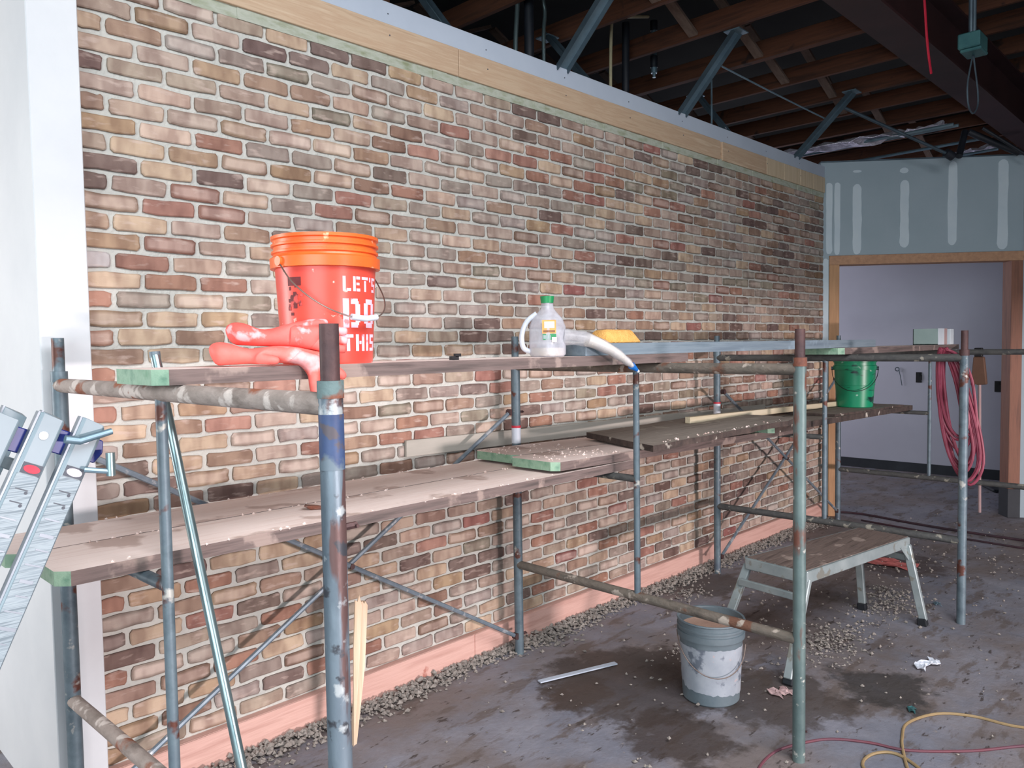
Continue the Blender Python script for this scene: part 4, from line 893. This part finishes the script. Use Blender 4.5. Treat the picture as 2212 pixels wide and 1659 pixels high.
# ------------------------------------------------------------------ work bench
t = thing('work_bench', 'low aluminium work bench with a dirty top standing on the floor', 'bench', (4.15, -1.25, 0))
A = Vector((3.640, -1.345, 0.5)); B_ = Vector((4.665, -1.490, 0.5)); bk = Vector((0.138, 0.98, 0)).normalized()*0.335
C_ = B_+bk*0.86; D_ = A+bk
m_ = MB(); m_.hexa([A+Vector((0, 0, -.012)), B_+Vector((0, 0, -.012)), C_+Vector((0, 0, -.012)), D_+Vector((0, 0, -.012)), A, B_, C_, D_]); m_.build('top', M['bench_top'], t)
ux = (B_-A).normalized()
for i in range(6):
    f = (i+0.5)/6; p = A+(D_-A)*f; q_ = B_+(C_-B_)*f; s_ = MB(); s_.beam(p+Vector((0, 0, .0012)), q_+Vector((0, 0, .0012)), 0.045, 0.004); s_.build('tread', M['bench_top'], t)
for p, q_, nm in ((A, B_, 'side_rail'), (D_, C_, 'side_rail'), (A, D_, 'end_rail'), (B_, C_, 'end_rail')):
    s_ = MB(); s_.beam(p+Vector((0, 0, -.028)), q_+Vector((0, 0, -.028)), 0.026, 0.058); s_.build(nm, M['bench_metal'], t, bevel=0.004)
FT = [(A, (3.455, -1.345, 0)), (D_, (3.52, -0.93, 0)), (B_, (4.70, -1.565, 0)), (C_, (4.745, -1.215, 0))]
for top, ft in FT:
    ft = Vector(ft); tp = Vector(top)+Vector((0.02 if top in (A, D_) else -0.02, 0, -.04))
    s_ = MB(); s_.beam(tp, ft+Vector((0, 0, 0.03)), 0.042, 0.03, (1, 0, 0)); lg = s_.build('leg', M['bench_metal'], t, bevel=0.004)
    f = MB(); f.beam(ft+(tp-ft).normalized()*0.045, ft+Vector((0, 0, 0.0)), 0.05, 0.038, (1, 0, 0)); f.build('rubber_foot', M['rubber'], lg, bevel=0.005)
    g_ = MB(); d_ = Vector((0.10 if top in (A, D_) else -0.10, 0, 0)); g_.prism([tp+Vector((0, 0, .01)), tp+d_, tp+(ft-tp)*0.22], (0, 0.003, 0)); g_.build('gusset', M['bench_metal'], lg)
for (a, fa_), (c, fc_) in (((A, FT[0][1]), (D_, FT[1][1])), ((B_, FT[2][1]), (C_, FT[3][1]))):
    p = Vector(a).lerp(Vector(fa_), 0.24); q_ = Vector(c).lerp(Vector(fc_), 0.24); s_ = MB(); s_.beam(p, q_, 0.02, 0.035); s_.build('step', M['bench_metal'], t, bevel=0.003)

# ------------------------------------------------------------------ folded ladder at the left
t = thing('folding_ladder', 'folded pale aluminium ladder with blue hinge locks at the left edge', 'ladder', (0.1, -0.95, 0))
U = Vector((0.4147, 0, 0.910)); X = Vector((0.910, 0, -0.4147)); Y = Vector((0, 1, 0))
tops = [Vector((0.575, 0, 1.464)), Vector((0.496, 0, 1.481)), Vector((0.415, 0, 1.489)), Vector((0.337, 0, 1.497))]
for i, T in enumerate(tops):
    Ls = T.z/U.z
    for j, y in enumerate((-1.10, -0.80)):
        c = T+Y*y; w_ = 0.0255; foot = c-U*Ls
        m_ = MB(); ins = Y*(0.006 if j == 0 else -0.006)
        prof = [(-w_, 0), (-w_+0.006, -0.005), (w_-0.006, -0.005), (w_, 0), (w_, 0.022), (-w_, 0.022)]
        sg = 1 if j == 0 else -1
        poly = [foot+X*a+Y*b_*sg+(U*(0.03-0.3*0)) for a, b_ in prof]
        hi = [p+U*(Ls-0.03-(0.0, 0.0, 0.003, 0.010, 0.010, 0.002)[k]) for k, p in enumerate(poly)]
        n = 6; m_.add(poly+hi, [tuple(range(n)), tuple(range(2*n-1, n-1, -1))]+[(k, k+n, (k+1) % n+n, (k+1) % n) for k in range(n)])
        rail = m_.build('rail', M['ladder'], t, smooth=False, bevel=0.0012)
        s_ = MB(); s_.hexa([foot+X*(-w_-0.004)+Y*(y*0)+U*0.0, foot+X*(-w_)+U*0.0, foot+X*(-w_)+Y*0.02*sg, foot+X*(-w_-0.004)+Y*0.02*sg, c+X*(-w_-0.004), c+X*(-w_), c+X*(-w_)+Y*0.02*sg, c+X*(-w_-0.004)+Y*0.02*sg]); s_.build('flange', M['ladder_edge'], rail)
        fo = MB(); fo.beam(foot, foot+U*0.05, 0.062, 0.03, (0, 1, 0)); fo.build('rubber_foot', M['rubber'], rail, bevel=0.003)
        if j == 0 and i < 2:
            ft = c+Y*(-0.0058)
            def stk(nm, a, b_, u0, u1, mt, off=0.0, par=rail):
                q = MB(); pts = [ft-U*u1+X*a, ft-U*u1+X*b_, ft-U*u0+X*b_, ft-U*u0+X*a]; q.prism([p-Y*off for p in pts], -Y*0.0008); o_ = q.build(nm, M[mt], par); return o_
            stk('sticker', -0.021, 0.021, 0.13, 1.05, 'sticker'); stk('sticker', -0.017, 0.021, 0.105, 0.128, 'print_dark')
            q = MB(); cc = ft-U*0.1165+X*0.002-Y*0.0009; q.prism([cc+X*0.016*math.cos(a)+U*0.0085*math.sin(a) for a in [k*PI/8 for k in range(16)]], -Y*0.0008); q.build('sticker', M['print_red' if i == 1 else 'print_pale'], rail)
            for k, uu in enumerate((0.165, 0.18)):
                stk('print_line', -0.012, 0.012, uu-0.006+k*0.012, uu-0.004+k*0.012, 'print_dark', 0.0008)
                q = MB(); cc = ft-U*(uu+0.012*k)+X*0.010-Y*0.0009; q.prism([cc+X*0.0035*math.cos(a)+U*0.0035*math.sin(a) for a in [k2*PI/4 for k2 in range(8)]], -Y*0.0006); q.build('print_dot', M['print_dark'], rail)
            for k, uu in enumerate([0.22+0.032*z_ for z_ in range(24)]): stk('print_line', -0.016+0.004*(k % 3), 0.014+0.002*(k % 4), uu, uu+0.003+0.004*(k % 3 == 1), 'ladder_edge', 0.0008)
            q = MB(); cc = ft-U*0.045+X*(-0.004); q.prism([cc+X*0.009*math.cos(a)+U*0.009*math.sin(a) for a in [k2*PI/6 for k2 in range(12)]], -Y*0.0012); q.build('rivet', M['white_plastic'], rail)
for k in range(4):
    for i in (1, 3):
        T = tops[i]; c = T+Y*(-1.10)-U*(0.12+0.33*k); m_ = MB(); m_.beam(c+Y*0.01, c+Y*0.29, 0.03, 0.026, tuple(U)); m_.build('rung', M['ladder'], t, bevel=0.003)
# hinge plates, levers between the sections
for i in range(3):
    c = (tops[i]+tops[min(i+1, 3)])*0.5+Y*(-1.104)-U*0.055
    if i == 1: c = c
    m_ = MB(); m_.prism([c+X*0.034*math.cos(a)+U*0.030*math.sin(a) for a in [k*PI/3 for k in range(6)]], Y*0.02); m_.v = [(v[0], v[1]+0.026, v[2]) for v in m_.v]; m_.build('hinge_plate', M['blue_plastic'], t, bevel=0.002)
c = tops[0]+Y*(-1.104)-U*0.06+X*0.032
m_ = MB(); m_.prism([c+X*0.018*math.cos(a)+U*0.030*math.sin(a) for a in [k*PI/3 for k in range(6)]], Y*0.016); m_.v = [(v[0], v[1]+0.026, v[2]) for v in m_.v]; m_.build('hinge_plate', M['blue_plastic'], t, bevel=0.002)
m_ = MB(); c2 = (tops[0]+tops[1])*0.5+Y*(-1.125)-U*0.048; m_.tube([c2-X*0.008, c2+X*0.02+U*0.006, c2+Vector((0.085, 0, 0.012))], [0.009, 0.0085, 0.007], 10); m_.build('lever', M['galv'], t, smooth=True)
c3 = tops[0]+Y*(-1.13)-U*0.075+X*0.055
m_ = MB(); m_.tube([c3+Vector((0.0, 0, 0.022)), c3+Vector((0.0, 0, -0.028))], 0.0095, 12); m_.build('lever', M['chrome'], t, smooth=True)
m_ = MB(); m_.tube([c3+Vector((-0.005, 0, -0.018)), c3+Vector((-0.05, 0.01, -0.01))], 0.006, 8); m_.build('lever_arm', M['galv'], t, smooth=True)

# loose galvanised tube leaning behind the near frame
pipe('loose_tube', [(0.935, -1.21, 0.0), (0.858, -0.712, 1.605)], 0.0135, 'chrome', 'shiny galvanised tube leaning beside the nearest frame', 'tube', 14)
m_ = MB(); m_.tube([(0.8585, -0.7125, 1.595), (0.8578, -0.7115, 1.612)], 0.0145, 12); o = m_.build('tube_end', M['steel'], bpy.data.objects['loose_tube'], smooth=True)
o.data.transform(Matrix.Translation(-Vector((0.935, -1.21, 0.0)))) if False else None

# splintered board leaning by the wall
t = thing('splintered_board', 'splintered pale wooden board standing beside the nearest frame leg', 'board', (1.76, -0.30, 0))
m_ = MB(); rr = random.Random(2)
m_.prism([(1.745, -0.300, 0.0), (1.765, -0.295, 0.0), (1.815, -0.292, 0.30), (1.838, -0.29, 0.555), (1.826, -0.292, 0.575), (1.818, -0.294, 0.566), (1.808, -0.296, 0.582), (1.795, -0.298, 0.575)], (0, 0.02, 0)); m_.build('board', M['splinter'], t)
m_ = MB(); m_.prism([(1.742, -0.302, 0.0), (1.775, -0.302, 0.3), (1.800, -0.300, 0.565), (1.794, -0.300, 0.585), (1.785, -0.302, 0.615), (1.778, -0.302, 0.588), (1.765, -0.304, 0.598), (1.752, -0.304, 0.4)], (0.0, -0.006, 0)); m_.build('splinter', M['splinter'], t)

# floor odds and ends
m_ = MB(); m_.beam((2.68, -0.47, 0.012), (3.10, -0.61, 0.012), 0.028, 0.006); o = m_.build('plastic_strip', M['drywall_white'], None); at_base(o, (2.68, -0.47, 0.008)); tag(o, 'thin pale plastic strip lying on the floor near the wall', 'strip')
def scrap(name, c, sx, sy, h, mt, label, cat, seed, n=9):
    rr = random.Random(seed); vs = []
    for i in range(n):
        for j in range(5): vs.append((c[0]+(i/(n-1)-.5)*sx+rr.uniform(-.004, .004), c[1]+(j/4-.5)*sy+rr.uniform(-.006, .006)+0.02*math.sin(i*.8), 0.004+h*abs(math.sin(i*1.1+j*0.9))*rr.uniform(.4, 1)))
    m_ = MB(); m_.add(vs, [(i*5+j, i*5+j+1, (i+1)*5+j+1, (i+1)*5+j) for i in range(n-1) for j in range(4)]); o = m_.build(name, M[mt]); sd = o.modifiers.new('s', 'SOLIDIFY'); sd.thickness = 0.003
    at_base(o, (c[0], c[1], 0)); return tag(o, label, cat)
scrap('plastic_film', (4.12, -1.75), 0.17, 0.05, 0.022, 'film', 'crumpled shiny plastic film on the floor, right of the bench', 'litter', 1)
scrap('red_rag', (5.83, -1.02), 0.16, 0.30, 0.03, 'rag', 'crumpled faded red rag on the floor behind the bench', 'rag', 2)
scrap('paper_scrap', (3.35, -1.36), 0.10, 0.07, 0.02, 'film', 'crumpled grey paper scrap beside the bench foot', 'litter', 3)
bpy.data.objects['paper_scrap'].data.materials[0] = M['box_pink']
scrap('blue_scrap', (5.12, -1.53), 0.04, 0.04, 0.02, 'tip_blue', 'small pale blue scrap on the floor beyond the bench', 'litter', 4, 4)
bpy.data.objects['blue_scrap'].data.materials[0] = M['galv']
scrap('teal_scrap', (3.57, -1.86), 0.05, 0.03, 0.015, 'teal_metal', 'tiny teal scrap on the floor beside the yellow cord', 'litter', 5, 4)
def cord(name, pts, r, mt, label): return pipe(name, [(p[0], p[1], r) for p in pts], r, mt, label, 'cord', 7)
cord('extension_cord', [(3.9, -2.5), (3.71, -2.24), (3.68, -2.06), (3.60, -1.94), (3.43, -1.876), (3.29, -1.90), (3.20, -1.93), (3.07, -1.986), (2.95, -2.05), (2.90, -1.95), (2.97, -1.86), (3.08, -1.86), (3.14, -1.93), (3.06, -2.06), (2.9, -2.2)], 0.006, 'cord_yellow', 'yellow extension cord curling on the floor at lower right')
cord('extension_cord', [(2.60, -1.62), (2.70, -1.58), (2.85, -1.575), (2.99, -1.63), (3.09, -1.70), (3.16, -1.82), (3.20, -1.95), (3.36, -2.13), (3.54, -2.27), (3.8, -2.5)], 0.0055, 'cord_red', 'dusty red cord crossing the floor behind the second frame leg')
cord('extension_cord', [(7.25, 0.05), (7.35, -0.25), (7.25, -0.75), (7.2, -1.2), (7.19, -1.57), (7.2, -2.2)], 0.010, 'cord_dark', 'dark cord lying along the foot of the back wall')
cord('extension_cord', [(7.1, -0.35), (7.0, -0.95), (6.95, -1.3), (6.92, -1.75), (6.95, -2.2)], 0.008, 'cord_dark', 'thinner dark cord on the floor in front of the doorway')

# tall tool leaning in the doorway
t = thing('floor_scraper', 'brown-headed long tool standing upright in the doorway right of the hose', 'tool', (8.0, -1.06, 0))
m_ = MB(); m_.tube([(8.0, -1.07, 0.03), (8.0, -1.055, 1.20)], 0.013, 8); m_.build('pole', M['box_pink'], t, smooth=True)
m_ = MB(); m_.tube([(7.99, -1.02, 0.55), (7.99, -1.025, 1.20)], 0.011, 8); m_.build('pole', M['steel'], t, smooth=True)
m_ = MB(); m_.hexa([(7.98, -1.115, 1.20), (8.03, -1.115, 1.20), (8.03, -0.985, 1.19), (7.98, -0.985, 1.19), (7.98, -1.09, 1.45), (8.03, -1.09, 1.45), (8.03, -1.005, 1.45), (7.98, -1.005, 1.45)]); m_.build('head', M['brown_board'], t, bevel=0.008)
m_ = MB(); m_.box((7.98, -1.075, 1.45), (8.03, -1.01, 1.53)); m_.build('cap', M['black'], t, bevel=0.006)
m_ = MB(); m_.beam((9.3, -0.95, 0.02), (9.6, -0.75, 0.03), 0.12, 0.03); o = m_.build('dark_sack', M['dark_base'], None, bevel=0.012); at_base(o, (9.4, -0.9, 0)); tag(o, 'dark flat sack on the floor of the room beyond the doorway', 'sack')

for o in list(bpy.data.objects):
    if '_org' in o.keys(): del o['_org']
